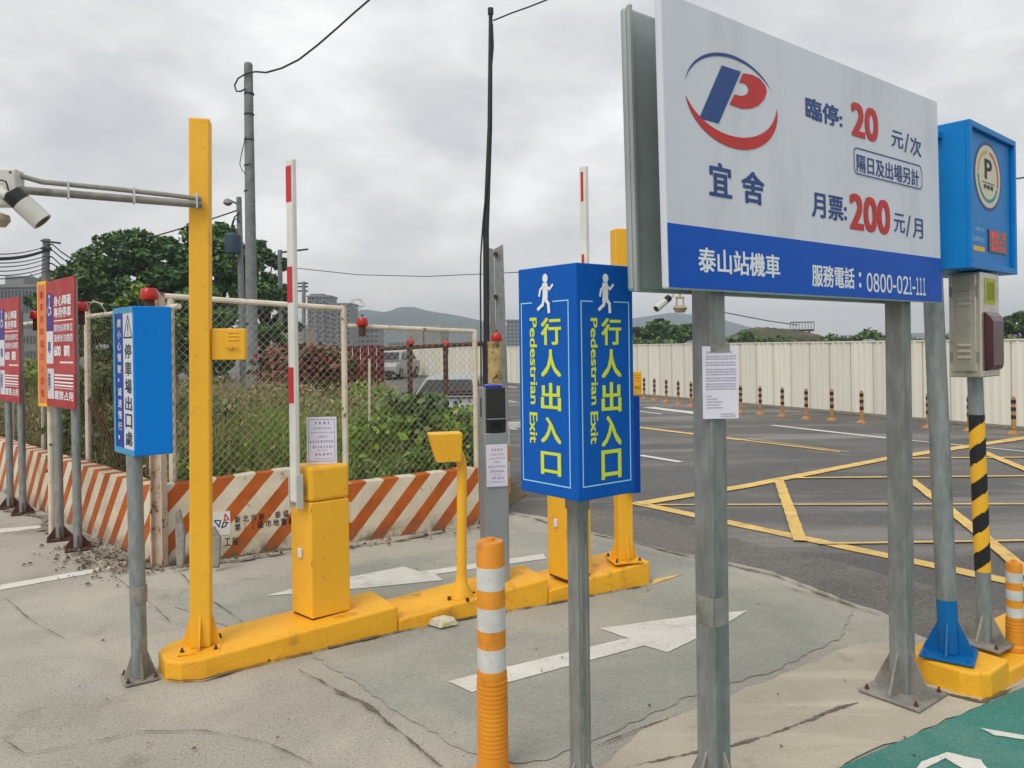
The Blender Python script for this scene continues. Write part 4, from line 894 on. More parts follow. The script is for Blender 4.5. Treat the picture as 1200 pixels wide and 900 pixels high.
t = MB(); fw.stroke(t, [q(*p) for p in ((260, 245), (305, 310), (245, 325), (260, 245))], .009, c=.005); wbuild('emblem', t, M_tred, bw1)

# ---------------------------------------------------------------- mesh fences
def clip_diag(x0, z0, x1, z1, W_, H_):
    return None
def chain_panel(a, b, zb0, zb1, zt0, zt1, cell=.062, r=.0016, mb=None):
    """woven diagonal wires filling the quad a->b (plan), between bottom and top lines"""
    mb = mb or MB(); a, b = V(a), V(b); L_ = (b - a).length; d = (b - a).normalized(); n = V((d.y, -d.x, 0))
    Hm = max(zt0, zt1)
    zb = lambda x: zb0 + (zb1 - zb0) * x / L_
    zt = lambda x: zt0 + (zt1 - zt0) * x / L_
    k = -Hm
    for sgn in (1, -1):
        x = -Hm if sgn > 0 else 0
        end = L_ if sgn > 0 else L_ + Hm
        while x < end:
            # wire: z = zbmin + sgn*(t-x)*1.05
            pts = []
            N_ = 2
            ts = np.linspace(max(0, x if sgn > 0 else x - Hm), min(L_, x + Hm if sgn > 0 else x), 40)
            seg = [(t, zb(0) * 0 + sgn * (t - x) * 1.08) for t in ts if zb(t) <= sgn * (t - x) * 1.08 <= zt(t)]
            if len(seg) > 1:
                (t0, q0), (t1, q1) = seg[0], seg[-1]; off = n * (.003 * sgn)
                mb.tube([V((a.x, a.y, 0)) + d * t0 + Z * q0 + off, V((a.x, a.y, 0)) + d * t1 + Z * q1 + off], r, 3, False)
            x += cell
    return mb
fo = V((-wdir.y, wdir.x, 0)) * .20
fA0 = wc + fo + wdir * .02; fA1 = G(414, 636) + fo
fenceA = thing('mesh_fence', 'white framed chain link fence panel between the rusty corner post and the white post', 'fence', V((fA0.x, fA0.y, 0)))
ztA0, ztA1 = 2.09, 2.00
chain = chain_panel(fA0, fA1, .45, .45, ztA0, ztA1); build('chain_link', chain, M_wire, fenceA, recalc=False, kind='stuff')
def rail(a, z0, b, z1, r=.022, n=8): return MB().tube([V((a.x, a.y, z0)), V((b.x, b.y, z1))], r, n)
build('top_rail', rail(fA0, ztA0, fA1, ztA1, .024), M_rwhite, fenceA, smooth=True)
build('end_post', rail(fA0 + wdir * .08, 0, fA0 + wdir * .08, 2.08, .028), M_rwhite, fenceA, smooth=True)
build('post', rail(fA1, 0, fA1, 2.03, .026), M_rwhite, fenceA, smooth=True)
fB0 = fA1 + wdir * .03; fB1 = G(570, 614) + fo
fenceB = thing('mesh_fence', 'low white framed chain link panel between the white post and the grey kiosk', 'fence', V((fB0.x, fB0.y, 0)))
build('chain_link', chain_panel(fB0, fB1, .42, .42, 1.85, 1.80), M_wire, fenceB, recalc=False, kind='stuff')
build('top_rail', rail(fB0, 1.85, fB1, 1.80, .020), M_rwhite, fenceB, smooth=True)
build('post', rail(fB1, 0, fB1, 1.82, .026), M_rwhite, fenceB, smooth=True)
vb = W(432, 455, 8.0); build('loose_stake', MB().tube([W(433, 420, 7.6), W(433, 512, 7.6)], .012, 6), M_rwhite, fenceB)
# rusty H post at the corner
hp = thing('corner_post', 'rusty white H section post where the striped walls meet', 'post', G(186, 664))
hb = G(187, 664); mb = MB(); mb.box(hb.x - .045, hb.x - .037, hb.y - .05, hb.y + .05, 0, 2.10); mb.box(hb.x + .037, hb.x + .045, hb.y - .05, hb.y + .05, 0, 2.10); mb.box(hb.x - .0368, hb.x + .0368, hb.y - .004, hb.y + .004, 0, 2.09)
build('post', mb, mat('flaking_rusty_paint', S(206, 190, 170), S(180, 160, 140), 8, rough=.7, bump=.3, dirt=S(98, 50, 36), dlo=.54, dhi=.60, dscale=8), hp)
for i, (x0, x1, y0, y1) in enumerate(((205, 216, 600, 650), (245, 258, 620, 656))):
    p = G((x0 + x1) / 2, 668); w_ = thing('wooden_stake', ('short weathered stake leaning on striped wall beside the corner post', 'short weathered stake below the small white emblem plate')[i], 'stake', p); p.y -= .05
    build('stake', MB().prism([W(x0, y0, p.y), W(x0 + 5, y0 - 3, p.y), W(x1, y1 - 25, p.y), W(x1 - 2, 666, p.y), W(x1 - 9, 666, p.y), W(x0, y0 + 20, p.y)], V((0, .03, 0))), M_galvl, w_, bevel=.004)
# left hand fence line: posts, rail, mesh
ld = (wl0 - wl1).normalized(); lo_ = V((ld.y, -ld.x, 0)) * .2
if lo_.y < 0: lo_ = -lo_
lfence = thing('mesh_fence', 'rusty barbed chain link fence running behind the red notice boards', 'fence', wl1 + lo_)
LL = (wl0 - wl1).length
build('chain_link', chain_panel(wl1 + lo_, wl0 + lo_, .45, .45, 1.95, 1.95, cell=.085, r=.0018), mat('rusty_wire', S(128, 112, 92), S(96, 80, 64), 6, rough=.8), lfence, recalc=False, kind='stuff')
build('top_rail', rail(wl1 + lo_, 2.0, wl0 + lo_, 1.98, .022), M_rwhite, lfence, smooth=True)
for px_ in (103, 51, 14, -20):
    dd = ray(px_, 450); nl = V((ld.y, -ld.x, 0)); t_ = (wl1 + lo_ - CAM).dot(nl) / dd.dot(nl); p = CAM + dd * t_
    build('post', MB().tube([V((p.x, p.y, 0)), V((p.x, p.y, 2.06))], .028, 8), M_rwhite, lfence, smooth=True)
    build('brace', MB().tube([V((p.x, p.y, 1.2)) , V((p.x, p.y, 0)) + ld * -1.0 + V((.0, .5, 0))], .025, 6), M_rust, lfence)
def coil(c, r_, n=3, seed=1):
    r = random.Random(seed); pts = []
    for i in range(26): a = i / 26 * n * 6.283; pts.append(V(c) + V((math.cos(a) * r_ * r.uniform(.6, 1.3), r.uniform(-.03, .03), math.sin(a) * r_ * r.uniform(.5, 1.1) + .04)))
    return pts
build('barbed_wire', MB().tube(coil(W(112, 368, 6.9), .09, 2), .004, 4), M_rwhite, lfence, recalc=False)
build('barbed_wire', MB().tube(coil(W(419, 361, 6.66), .05, 2, 4), .003, 4), M_wire, fenceA, recalc=False)
# red lamps on fence tops
def lamp(px_, py_, y, s, lab, stem=True):
    c_ = W(px_, py_, y); th = thing('warning_lamp', lab, 'warning lamp', c_ - Z * s, 'red warning lamps on the fence posts')
    build('lens', MB().lathe(c_ - Z * s * .45, [(s * .52, 0), (s * .56, s * .10), (s * .52, s * .62), (s * .42, s * .74)], 12), M_lred, th, smooth=True)
    build('knob', MB().lathe(c_ + Z * s * .44, [(s * .12, 0), (s * .12, s * .18)], 8), M_rust, th)
    build('stem', MB().tube([c_ - Z * s * .46, c_ - Z * s * (1.5 if stem else .9)], s * .32, 8), M_rust, th, smooth=True)
lamp(175, 343, 5.75, .115, 'red warning lamp above the slim blue box sign'); lamp(94, 358, 6.9, .115, 'red warning lamp just beside the larger red notice board'); lamp(43, 368, 8.0, .115, 'red warning lamp between the two red notice boards')
lamp(424.5, 376, 6.75, .09, 'red warning lamp on the white fence post behind the first barrier'); lamp(582, 394, 7.4, .10, 'red warning lamp on the thick mossy post by the kiosk')
lamp(481, 400, 11.0, .10, 'faded red lamp on a dark fence post behind the weeds'); lamp(523, 402, 11.0, .10, 'second faded red lamp on the dark rear fence, nearer the car')
# rear dark fence
rf = thing('rear_fence', 'rusty dark pipe fence behind the weeds in front of the parked car', 'fence', W(500, 500, 11.0))
za = W(444, 409, 11.1); zb_ = W(574, 402, 10.9); build('top_rail', MB().tube([za, zb_], .032, 8), M_rust, rf, smooth=True)
for x in (480, 522, 568): p = W(x, 407, 11.0); build('post', MB().tube([V((p.x, p.y, 0)), V((p.x, p.y, 1.70))], .038, 8), M_rust, rf, smooth=True)
build('low_rail', MB().tube([W(520, 459, 11), W(570, 457, 11)], .02, 6), M_rust, rf)
# thick mossy post by kiosk
mp_ = W(581, 500, 7.4); th = thing('mossy_post', 'thick mossy cream post behind the grey ticket kiosk', 'post', V((mp_.x, mp_.y, 0)))
build('post', MB().tube([V((mp_.x, mp_.y, 0)), V((mp_.x, mp_.y, 1.70))], .07, 12), mat('mossy_cream_paint', S(190, 172, 120), S(150, 130, 80), 7, rough=.8, dirt=S(92, 74, 50), dlo=.5, dhi=.58, dscale=9, bump=.3), th, smooth=True)
# steel guard channel and dark lamp pole
gc = W(580, 420, 9.0); th = thing('steel_channel_post', 'grey folded steel channel standing beside the tall dark pole', 'post', V((gc.x, gc.y, 0)))
a = W(579, 292, 9.0); b = W(589.5, 286, 9.0); c_ = W(572, 290, 9.15)
b0 = V((W(597, 410, 9.).x, 9.0, .0)); a0_ = V((W(584, 410, 9.).x, 9.0, .0)); c0 = V((W(577, 410, 9.).x, 9.15, .0))
build('web', MB().loft([[a0_, b0, b0 + V((0, .01, 0)), a0_ + V((0, .01, 0))], [V((a.x, 9, a.z)), V((b.x, 9, b.z)), V((b.x, 9.01, b.z)), V((a.x, 9.01, a.z))]]), M_galv, th)
build('flange', MB().loft([[c0, a0_ - V((.004, 0, 0)), a0_ + V((-.004, .01, 0)), c0 + V((0, .01, 0))], [V((c_.x, 9.15, c_.z)), V((a.x - .004, 9, a.z)), V((a.x - .004, 9.01, a.z)), V((c_.x, 9.16, c_.z))]]), M_galvd, th)
for y_ in (298, 348): q_ = W(581, y_, 8.995); build('bolt', MB().tube([q_, q_ - V((0, .04, 0))], .028, 8), M_rust, th)
lp0, lp1 = W(570, 470, 8.6), W(575, 17, 8.6); th = thing('dark_pole', 'tall thin black pole rising beside the steel channel', 'pole', V((lp0.x, lp0.y, 0)))
build('pole', MB().tube([V((lp0.x, 8.6, 0)), W(569.5, 270, 8.6), W(574, 150, 8.6), lp1], [.036, .034, .028, .022], 12), M_dark, th, smooth=True)
build('cap', MB().tube([lp1, lp1 + Z * .07], .034, 8), M_black, th)
build('cable', MB().tube([W(577, 28, 8.57), W(578, 55, 8.57), W(575, 90, 8.57), W(572, 200, 8.56), W(566, 262, 8.56), W(563.5, 300, 8.56), W(563, 330, 8.56), W(563.5, 390, 8.56), W(564, 470, 8.56)], .010, 5), M_cable, th)

# ---------------------------------------------------------------- red notice boards at the car park
def notice_board(pR_, pL_, ztop_, zbot_, label, yellow):
    th = thing('red_notice_board', label, 'sign', V((pR_.x, pR_.y, 0)), 'red parking notice boards on two poles')
    f = Fr(V((pL_.x, pL_.y, zbot_)), V((pR_.x - pL_.x, pR_.y - pL_.y, 0))); w = (V((pR_.x, pR_.y, 0)) - V((pL_.x, pL_.y, 0))).length; h = ztop_ - zbot_
    f.v = (Z + f.u * .012).normalized()
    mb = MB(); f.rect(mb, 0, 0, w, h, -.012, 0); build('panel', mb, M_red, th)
    t = MB(); f.rect(t, .012, h * .60, .20 * w + .05, h * .90, .0006, .0012); build('purple_square', t, mat('purple_blue_print', S(58, 40, 130), rough=.5) if 'purple_blue_print' not in MATS else MATS['purple_blue_print'], th)
    t = MB(); f.rect(t, .012, h * .34, .20 * w + .05, h * .598, .0006, .0012); f.rect(t, .03, h * .06, .20 * w + .06, h * .30, .0006, .0012); build('white_patch', t, M_bwhite, th)
    t = MB(); ww = .20 * w + .05; ha, hb_ = ww * .5, h * .83; f.disc(t, ha, hb_ + .05, .016, c=.002, n=14); f.stroke(t, [(ha, hb_ + .02), (ha, hb_ - .05), (ha + .04, hb_ - .05), (ha + .055, hb_ - .1)], .012, c=.002, pix=False); f.ring(t, ha, hb_ - .07, .038, .048, t0=120, t1=350, c=.0021, n=16)
    X0, X1 = .30 * w, .95 * w
    f.text(t, '身心障礙', X0, h * .79, X1 * .95, h * .87, c=.0016, bold=.03); f.text(t, '專用停車', X0, h * .70, X1 * .95, h * .78, c=.0016, bold=.03); f.rect(t, X0, h * .672, X1, h * .68, .0006, .0014)
    f.text(t, '請勿佔用車位', X0, h * .59, X1, h * .65, c=.0016, bold=.02); f.text(t, '違者依法開罰', X0, h * .51, X1, h * .57, c=.0016, bold=.02)
    f.text(t, '600', X0, h * .40, X0 + .24 * w, h * .48, c=.0016, bold=.05); f.text(t, '罰', X0 + .34 * w, h * .40, X0 + .54 * w, h * .48, c=.0016, bold=.05)
    for y in (.345, .22, .245, .165, .19): f.rect(t, X0 + (.2 * w if y == .345 else 0), h * y, X1, h * (y + .012), .0006, .0014)
    f.rect(t, X0, h * .148, X1, h * .153, .0006, .0014); f.text(t, '嚴禁占用', X0, h * .06, X1, h * .13, c=.0016, bold=.03); build('lettering', t, M_twhite, th, recalc=False)
    t = MB(); f.text(t, '停車', .05, h * .12, .12, h * .27, c=.0022, bold=.03); f.text(t, '專', .05, h * .42, .14, h * .52, c=.0022, bold=.03); build('lettering', t, M_tblue, th, recalc=False)
    for fx, nm in ((.13, 0), (.76, 1)):
        p = f.P(w * fx, 0, -.05); g = f.P(w * (fx + .06), 0, -.05)
        build('pole', MB().tube([V((g.x, g.y, .02)), V((p.x, p.y, zbot_ + h * .98))], .034, 14), M_galv, th, smooth=True); post_base(th, V((g.x, g.y, 0)), .004, .032, .03, .10, M_rust, .10, R(30))
    if yellow:
        y2_ = thing('yellow_edged_board', 'orange board with yellow edging just behind the larger red notice board', 'sign', V((pL_.x, pL_.y, 0)))
        O2 = W(45.5, 474, pL_.y + .10); f2 = Fr(V((O2.x, O2.y, zbot_ + .0)), V((.8, -.6, 0))); w2 = .17
        mb = MB(); f2.rect(mb, -.01, -.01, w2 + .01, h + .01, -.012, -.0004); build('yellow_rim', mb, M_lime if 0 else M_yel, y2_); mb = MB(); f2.rect(mb, .012, .02, w2 - .012, h - .02, .0001, .001); build('orange_panel', mb, M_orange, y2_)
        t = MB()
        for i in range(9): f2.text(t, '機車停車場出入請慢行'[i], w2 * .28, h * (.93 - .1 * i) - .07, w2 * .72, h * (.93 - .1 * i), c=.0016, bold=.02); build('lettering', t, M_tred, y2_, recalc=False); t = MB()
        p = f2.P(w2 * .5, 0, -.06)
        build('pole', MB().tube([V((p.x, p.y, 0)), V((p.x, p.y, zbot_ + h * .9))], .025, 8), M_rwhite, y2_, smooth=True)
zr_ = W(88, 480, 6.3); zl_ = W(55, 478, 6.84)
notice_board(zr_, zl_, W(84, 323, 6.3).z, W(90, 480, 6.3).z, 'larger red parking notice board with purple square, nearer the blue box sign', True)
zr_ = W(23, 472, 7.75); zl_ = W(0, 470, 8.25)
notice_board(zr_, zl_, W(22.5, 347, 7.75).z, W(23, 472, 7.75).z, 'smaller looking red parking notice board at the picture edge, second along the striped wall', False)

# ---------------------------------------------------------------- corrugated hoarding and road posts
h0 = V((9.42, 14.05, 0)); hd_ = (G(745, 463) - G(1200, 503.5)); hd_.z = 0; hd_.normalize(); H0 = G(1200, 503.5) ; H0.z = 0
hoard = thing('site_hoarding', 'long cream corrugated steel hoarding along the far side of the road', 'hoarding', H0 - hd_ * 7)
PWD = .60; prof = [(0, 0), (.003, -.045), (.030, -.045), (.033, 0), (.15, 0), (.165, .03), (.20, .03), (.215, 0), (.30, 0), (.315, .03), (.35, .03), (.365, 0), (.45, 0), (.465, .03), (.50, .03), (.515, 0), (.594, 0)]
hn = V((hd_.y, -hd_.x, 0)); 
if hn.y > 0: hn = -hn
me = bpy.data.meshes.new('panel'); vs = []; fs = []
for x, y in prof: q_ = hd_ * x + hn * y; vs += [(q_.x, q_.y, 0), (q_.x, q_.y, 1.64)]
for i in range(len(prof) - 1): fs.append((2 * i, 2 * i + 2, 2 * i + 3, 2 * i + 1))
me.from_pydata(vs, [], fs); me.materials.append(M_hoard)
r = random.Random(8)
for i in range(132):
    o = bpy.data.objects.new('panel', me); col.objects.link(o); o.parent = hoard; s = i * PWD; o.location = (hd_.x * s + hn.x * r.uniform(-.006, .006), hd_.y * s + hn.y * r.uniform(-.006, .006), r.uniform(-.006, .01))
LH = 132 * PWD; base_ = hoard.location
build('top_trim', MB().obox(base_ + Z * 1.642 - hn * .02, hd_ * LH, hn * .045, Z * .03), M_hoard, hoard)
build('foot_trim', MB().obox(base_ + hn * .022, hd_ * LH, hn * .03, Z * .06), M_concb, hoard)
def road_post(p):
    th = thing('road_post', 'orange and black delineator post in the row before the cream hoarding', 'delineator post', V((p.x, p.y, 0)), 'orange and black delineator posts along the hoarding')
    build('foot', MB().lathe(V((p.x, p.y, -.01)), [(.12, 0), (.11, .02), (.07, .04), (.045, .07)], 12), M_bold, th, smooth=True)
    build('tube', MB().lathe(V((p.x, p.y, .08)), [(.036, 0), (.034, .55), (.016, .575)], 12), M_bold, th, smooth=True)
    for z in (.26, .40, .53): build('dark_band', MB().lathe(V((p.x, p.y, z)), [(.040, 0), (.040, .065)], 12), M_dark, th, smooth=True)
    return th
rp0 = None
posts = [(755, 467), (767, 469), (781, 471), (795, 473.5), (810, 476), (868, 483), (891, 485), (917, 487.5), (945, 490.5), (975, 492), (1010, 495), (1048, 498), (1088, 501), (1136, 504.5), (1188, 508)]
plab = ['first delineator post beside the pedestrian exit box edge', 'second delineator post counted from the pedestrian exit box', 'third delineator post counted from the pedestrian exit box', 'fourth delineator post counted from the pedestrian exit box', 'delineator post just before the first tariff board post', 'delineator post just past the paper notice', 'second delineator post past the paper notice', 'third delineator post past the paper notice', 'middle delineator post between the two tariff board posts', 'delineator post two before the second tariff board post', 'delineator post directly before the second tariff board post', 'delineator post hidden by the second tariff board post', 'delineator post between the second tariff board post and the blue footed pole', 'delineator post between blue footed pole and striped pole', 'delineator post at the picture edge past the striped pole']
for (x, y), lb_ in zip(posts, plab):
    p = G(x, y)
    if rp0 is None: rp0 = road_post(p); c_ = rp0
    else: c_ = copytree(rp0); c_.location = V((p.x, p.y, 0))
    c_['label'] = lb_
# tuft by hoarding foot
# small folding road barrier behind the kiosk
tb = G(600, 578); th = thing('road_barrier', 'orange and white folding road barrier behind the grey kiosk', 'barrier', V((tb.x, tb.y, 0)))
for dx in (-.06, .55):
    for k in range(4): build('leg', MB().tube([(tb.x + dx, tb.y, .0 + .18 * k), (tb.x + dx, tb.y, .18 * (k + 1) - .001)], .045, 12), (M_bol, M_refl)[k % 2], th, smooth=True)
build('board', MB().box(tb.x - .15, tb.x + .6, tb.y - .02, tb.y + .02, .735, .80), M_refl, th, bevel=.004)
build('handle', MB().tube([(tb.x - .1, tb.y - .03, .68), (tb.x - .1, tb.y - .03, .95)], .02, 8), M_black, th)

# ---------------------------------------------------------------- vehicles
def wheel(c_, r_, th, side):
    w_ = build('wheel', MB().tube([c_ - side * .11, c_ + side * .11], r_, 18), M_tyre, th, smooth=True)
    build('rim', MB().tube([c_ + side * .112, c_ + side * .118], r_ * .62, 12), M_galvl, w_, smooth=True)
def car(p, yaw, paint, label, L_=4.3, Wd=1.7, Ht=1.45, parts=True):
    th = thing('parked_car', label, 'car', V((p.x, p.y, 0))); f = V((math.cos(yaw), math.sin(yaw), 0)); s = V((-f.y, f.x, 0)); O = V((p.x, p.y, 0))
    T = lambda x, y, z: O + f * (x * L_) + s * (y * Wd / 2) + Z * (z * Ht)
    side = [(-.5, .22), (-.5, .55), (-.47, .62), (-.18, .66), (.22, .66), (.42, .58), (.49, .48), (.5, .25), (.46, .17), (-.46, .17)]
    rings = [[T(x, yy, z) for x, z in side] for yy in (-1, -.96, .96, 1)]
    rings[0] = [T(x * .985, -1, z * .97 + .01) for x, z in side]; rings[3] = [T(x * .985, 1, z * .97 + .01) for x, z in side]
    build('body', MB().loft(rings), paint, th, bevel=.05, smooth=False)
    cab_ = [(-.42, .655), (-.34, .93), (-.22, 1.0), (.06, 1.0), (.14, .95), (.30, .655)]
    build('cabin', MB().loft([[T(x, -.94, z) if z < .7 else T(x, -.74, z) for x, z in cab_], [T(x, .94, z) if z < .7 else T(x, .74, z) for x, z in cab_]]), paint, th, bevel=.04)
    for sg_ in (-1, 1):
        for x0, x1, x2, x3 in ((-.36, -.31, -.08, -.08), (-.06, -.06, .10, .23)):
            e = .955 * sg_; e2_ = .79 * sg_
            build('window', MB().prism([T(x0, e, .69), T(x3, e, .69), T(x2, e2_, .93), T(x1, e2_, .93)], s * .012 * sg_), M_glass, th)
        wheel(T(-.31, .9 * sg_, 0) + Z * .31, .31, th, s * sg_); wheel(T(.31, .9 * sg_, 0) + Z * .31, .31, th, s * sg_)
        build('headlight', MB().cbox(T(.475, .72 * sg_, .50), f * .12, s * .3, Z * .12), M_refl, th, bevel=.02); build('tail_light', MB().cbox(T(-.492, .75 * sg_, .53), f * .08, s * .26, Z * .16), M_lred, th, bevel=.02)
    build('windscreen', MB().prism([T(.285, -.82, .70), T(.285, .82, .70), T(.155, .64, .935), T(.155, -.64, .935)], f * .03 + Z * .012), M_glass, th)
    build('rear_window', MB().prism([T(-.415, -.82, .70), T(-.415, .82, .70), T(-.355, .64, .92), T(-.355, -.64, .92)], -f * .03 + Z * .01), M_glass, th)
    build('number_plate', MB().cbox(T(.502, 0, .32), f * .02, s * .36, Z * .13), M_refl, th); build('bumper', MB().cbox(T(.495, 0, .27), f * .1, s * 1.5, Z * .16), M_dark, th, bevel=.03)
    return th
car(V((W(532, 470, 15.5).x, 15.5, 0)), R(-94), M_carw, 'silver car parked behind the rusty rear fence', L_=3.6, Wd=1.35, Ht=1.08)
car(V((W(462, 470, 42).x, 42, 0)), R(-100), M_carw, 'pale car far down the street beyond the rusty fence', Ht=1.5)
car(V((W(449, 470, 56).x, 56, 0)), R(-95), M_cards, 'dark car farthest away on the street behind the pale car', Ht=1.6)
tk = W(497, 430, 48); th = thing('box_truck', 'grey box truck parked far down the street', 'truck', V((tk.x, 48, 0)))
build('cargo_box', MB().box(tk.x - 1.1, tk.x + 1.1, 48, 54, .95, 3.0), M_cont, th, bevel=.05)
build('cab', MB().box(tk.x - 1.0, tk.x + 1.0, 54.1, 55.8, .7, 2.4), M_white, th, bevel=.1); build('chassis', MB().box(tk.x - .9, tk.x + .9, 47.9, 55.5, .5, .9), M_black, th)
for dx in (-.9, .9):
    for yy in (49, 54.8): wheel(V((tk.x + dx, yy, .42)), .42, th, V((1 if dx > 0 else -1, 0, 0)))
build('rear_door_seam', MB().box(tk.x - .02, tk.x + .02, 47.97, 47.999, 1.0, 2.95), M_dark, th)
for dx in (-.85, .85): build('tail_light', MB().box(tk.x + dx - .12, tk.x + dx + .12, 47.85, 47.89, .62, .75), M_lred, th)

# ---------------------------------------------------------------- utility poles and cables
def sag(a, b, s, n=14): a, b = V(a), V(b); return [a.lerp(b, i / n) - Z * (4 * s * (i / n) * (1 - i / n)) for i in range(n + 1)]
u0 = G(296, 466); u1_ = W(291, 76, u0.y); th = thing('utility_pole', 'tall grey concrete utility pole rising behind the tall yellow post', 'utility pole', V((u0.x, u0.y, 0)))
build('pole', MB().tube([V((u0.x, u0.y, 0)), V((u1_.x, u1_.y, u1_.z))], [.215, .145], 16), M_pconc, th, smooth=True)
build('top_cap', MB().lathe(V((u1_.x, u1_.y, u1_.z)), [(.145, 0), (.12, .06), (.05, .09)], 12), M_pconc, th, smooth=True)
build('cable_loop', MB().tube([W(*p, u0.y - .2) for p in ((300, 84), (289, 86), (279, 92), (275, 100), (277, 107), (282, 107), (288, 104))], .03, 5), M_cable, th)
build('hanging_wire', MB().tube([W(*p, u0.y - .2) for p in ((288, 160), (283, 180), (281, 192), (284, 200), (288, 204))], .015, 5), M_cable, th)
mb = MB()
for y_ in (111, 135, 165, 195, 225, 380): q_ = W(292, y_, u0.y); mb.lathe(q_, [(.175 if y_ < 230 else .21, 0), (.175 if y_ < 230 else .21, .05)], 12)
build('band', mb, M_dark, th)
pts_ = [(300, 84), (312, 85), (330, 80), (350, 70), (372, 53), (395, 33), (415, 15), (436, -3), (450, -18)]
build('overhead_cable', MB().tube([W(x, y, u0.y - .1 * i) for i, (x, y) in enumerate(pts_)], .034, 6), M_cable, loc=(0, 0, 0), smooth=True, label='thick twisted cable sweeping up from the concrete pole top', cat='cable')
build('overhead_cable', MB().tube([W(x, y, 8.6 - .1 * i) for i, (x, y) in enumerate(((578, 24), (600, 15), (620, 8), (645, -2), (665, -10)))], .009, 5), M_cable, loc=(0, 0, 0), smooth=True, label='thin cable rising from the top of the dark pole', cat='cable')
build('overhead_cable', MB().tube([W(345, 314, 60), W(420, 322, 60), W(500, 324, 58), W(608, 319, 55)], .028, 4), M_cable, loc=(0, 0, 0), label='faint sagging cable over the distant hills', cat='cable')
build('overhead_cable', MB().tube([W(848, 366, 80), W(900, 376, 80), W(935, 381, 80)], .05, 4), M_cable, loc=(0, 0, 0), label='faint cable running down to the billboard frame on the mound', cat='cable')
build('overhead_cable', MB().tube([W(1186, 210, 30), W(1230, 204, 30)], .03, 4), M_cable, loc=(0, 0, 0), label='short cable passing behind the led parking sign', cat='cable')
s0 = W(280, 460, 33); th = thing('utility_pole', 'slender pale pole with lamp head and transformer in front of the trees', 'utility pole', V((s0.x, 33, 0)))
build('pole', MB().tube([V((W(285, 430, 33).x, 33, 0)), W(280, 231, 33)], [.15, .11], 10), M_pconc, th, smooth=True)
build('transformer', MB().lathe(W(273, 297, 32.7) , [(.3, 0), (.33, .1), (.33, .75), (.25, .85)], 14), mat('transformer_blue', S(44, 66, 84), rough=.6), th, smooth=True)
build('arm', MB().tube([W(281, 240, 33), W(272, 236, 32.8), W(266, 240, 32.6)], .05, 6), M_galvd, th); build('lamp_head', MB().lathe(W(267, 241, 32.6), [(.08, 0), (.2, .1), (.15, .25), (.05, .3)], 10), M_galvl, th, smooth=True)
mb = MB()
for pts_ in (((281, 260), (276, 256), (273, 262), (276, 272)), ((281, 250), (275, 254), (272, 262), (274, 290))): mb.tube([W(x, y, 32.8) for x, y in pts_], .03, 4)
build('cable_loop', mb, M_cable, th)
s1_ = W(334, 440, 45); th = thing('utility_pole', 'short pole with a side arm beside the first barrier boom', 'utility pole', V((s1_.x, 45, 0)))
build('pole', MB().tube([V((W(329, 430, 45).x, 45, 0)), W(328, 293, 45)], [.17, .13], 8), M_pconc, th, smooth=True); build('arm', MB().tube([W(328, 296, 45), W(361, 292, 45)], .06, 6), M_dark, th)
s2_ = W(356, 440, 70); th = thing('utility_pole', 'distant pole with crossbars in front of the grey apartments', 'utility pole', V((s2_.x, 70, 0)))
build('pole', MB().tube([V((s2_.x, 70, 0)), W(356, 330, 70)], [.2, .16], 8), M_pconc, th, smooth=True)
for y_ in (332, 336, 341): build('crossbar', MB().tube([W(346, y_, 70), W(361, y_, 70)], .07, 4), M_dark, th)
s3 = W(52, 440, 30); th = thing('utility_pole', 'grey pole strung with many cables behind the red notice boards', 'utility pole', V((s3.x, 30, 0)))
build('pole', MB().tube([V((W(49, 420, 30).x, 30, 0)), W(54.5, 280, 30)], [.17, .13], 12), M_pconc, th, smooth=True)
build('crossbar', MB().tube([W(48, 282, 29.8), W(71, 285, 29.8)], .04, 6), M_dark, th)
build('crossbar', MB().tube([W(48, 291, 29.8), W(60, 291, 29.8)], .05, 6), M_dark, th)
lines_ = [(292, 289), (297, 293), (299, 294.5), (302, 300), (307, 304), (312, 309), (317, 314), (321, 318)]
labs = ['topmost', 'second highest', 'third highest', 'fourth highest', 'fifth highest', 'sixth highest', 'second lowest', 'lowest']
for i, (y0, y1) in enumerate(lines_):
    build('overhead_cable', MB().tube(sag(W(-40, y0 + 2, 22), W(53, y1, 29.85), .18), .032 if i in (1, 2) else .018, 4), M_cable, loc=(0, 0, 0), label=labs[i] + ' of the cables strung to the crossbar pole from the picture edge', cat='cable', group='cables strung to the crossbar pole')
for i, ((x0, y0), (x1, y1)) in enumerate((((56, 288), (86, 305)), ((56, 294), (84, 311)), ((56, 301), (80, 318)), ((56, 308), (76, 320)), ((56, 316), (74, 328)))):
    pt2 = [W(x0, y0, 29.8), W(x0 + 5, y0 - 2 + i * 1.0, 30), W((x0 + x1) / 2, (y0 + y1) / 2 - 2, 31), W(x1, y1, 32)]
    build('overhead_cable', MB().tube(pt2, .03, 4), M_cable, loc=(0, 0, 0), label=['highest', 'second', 'third', 'fourth', 'lowest'][i] + ' cable dropping from the crossbar pole into the trees', cat='cable', group='cables dropping into the trees')
build('overhead_cable', MB().tube(sag(W(94, 298, 32), W(282, 245, 33), .12), .03, 4), M_cable, loc=(0, 0, 0), label='cable passing in front of the dark tree tops', cat='cable')

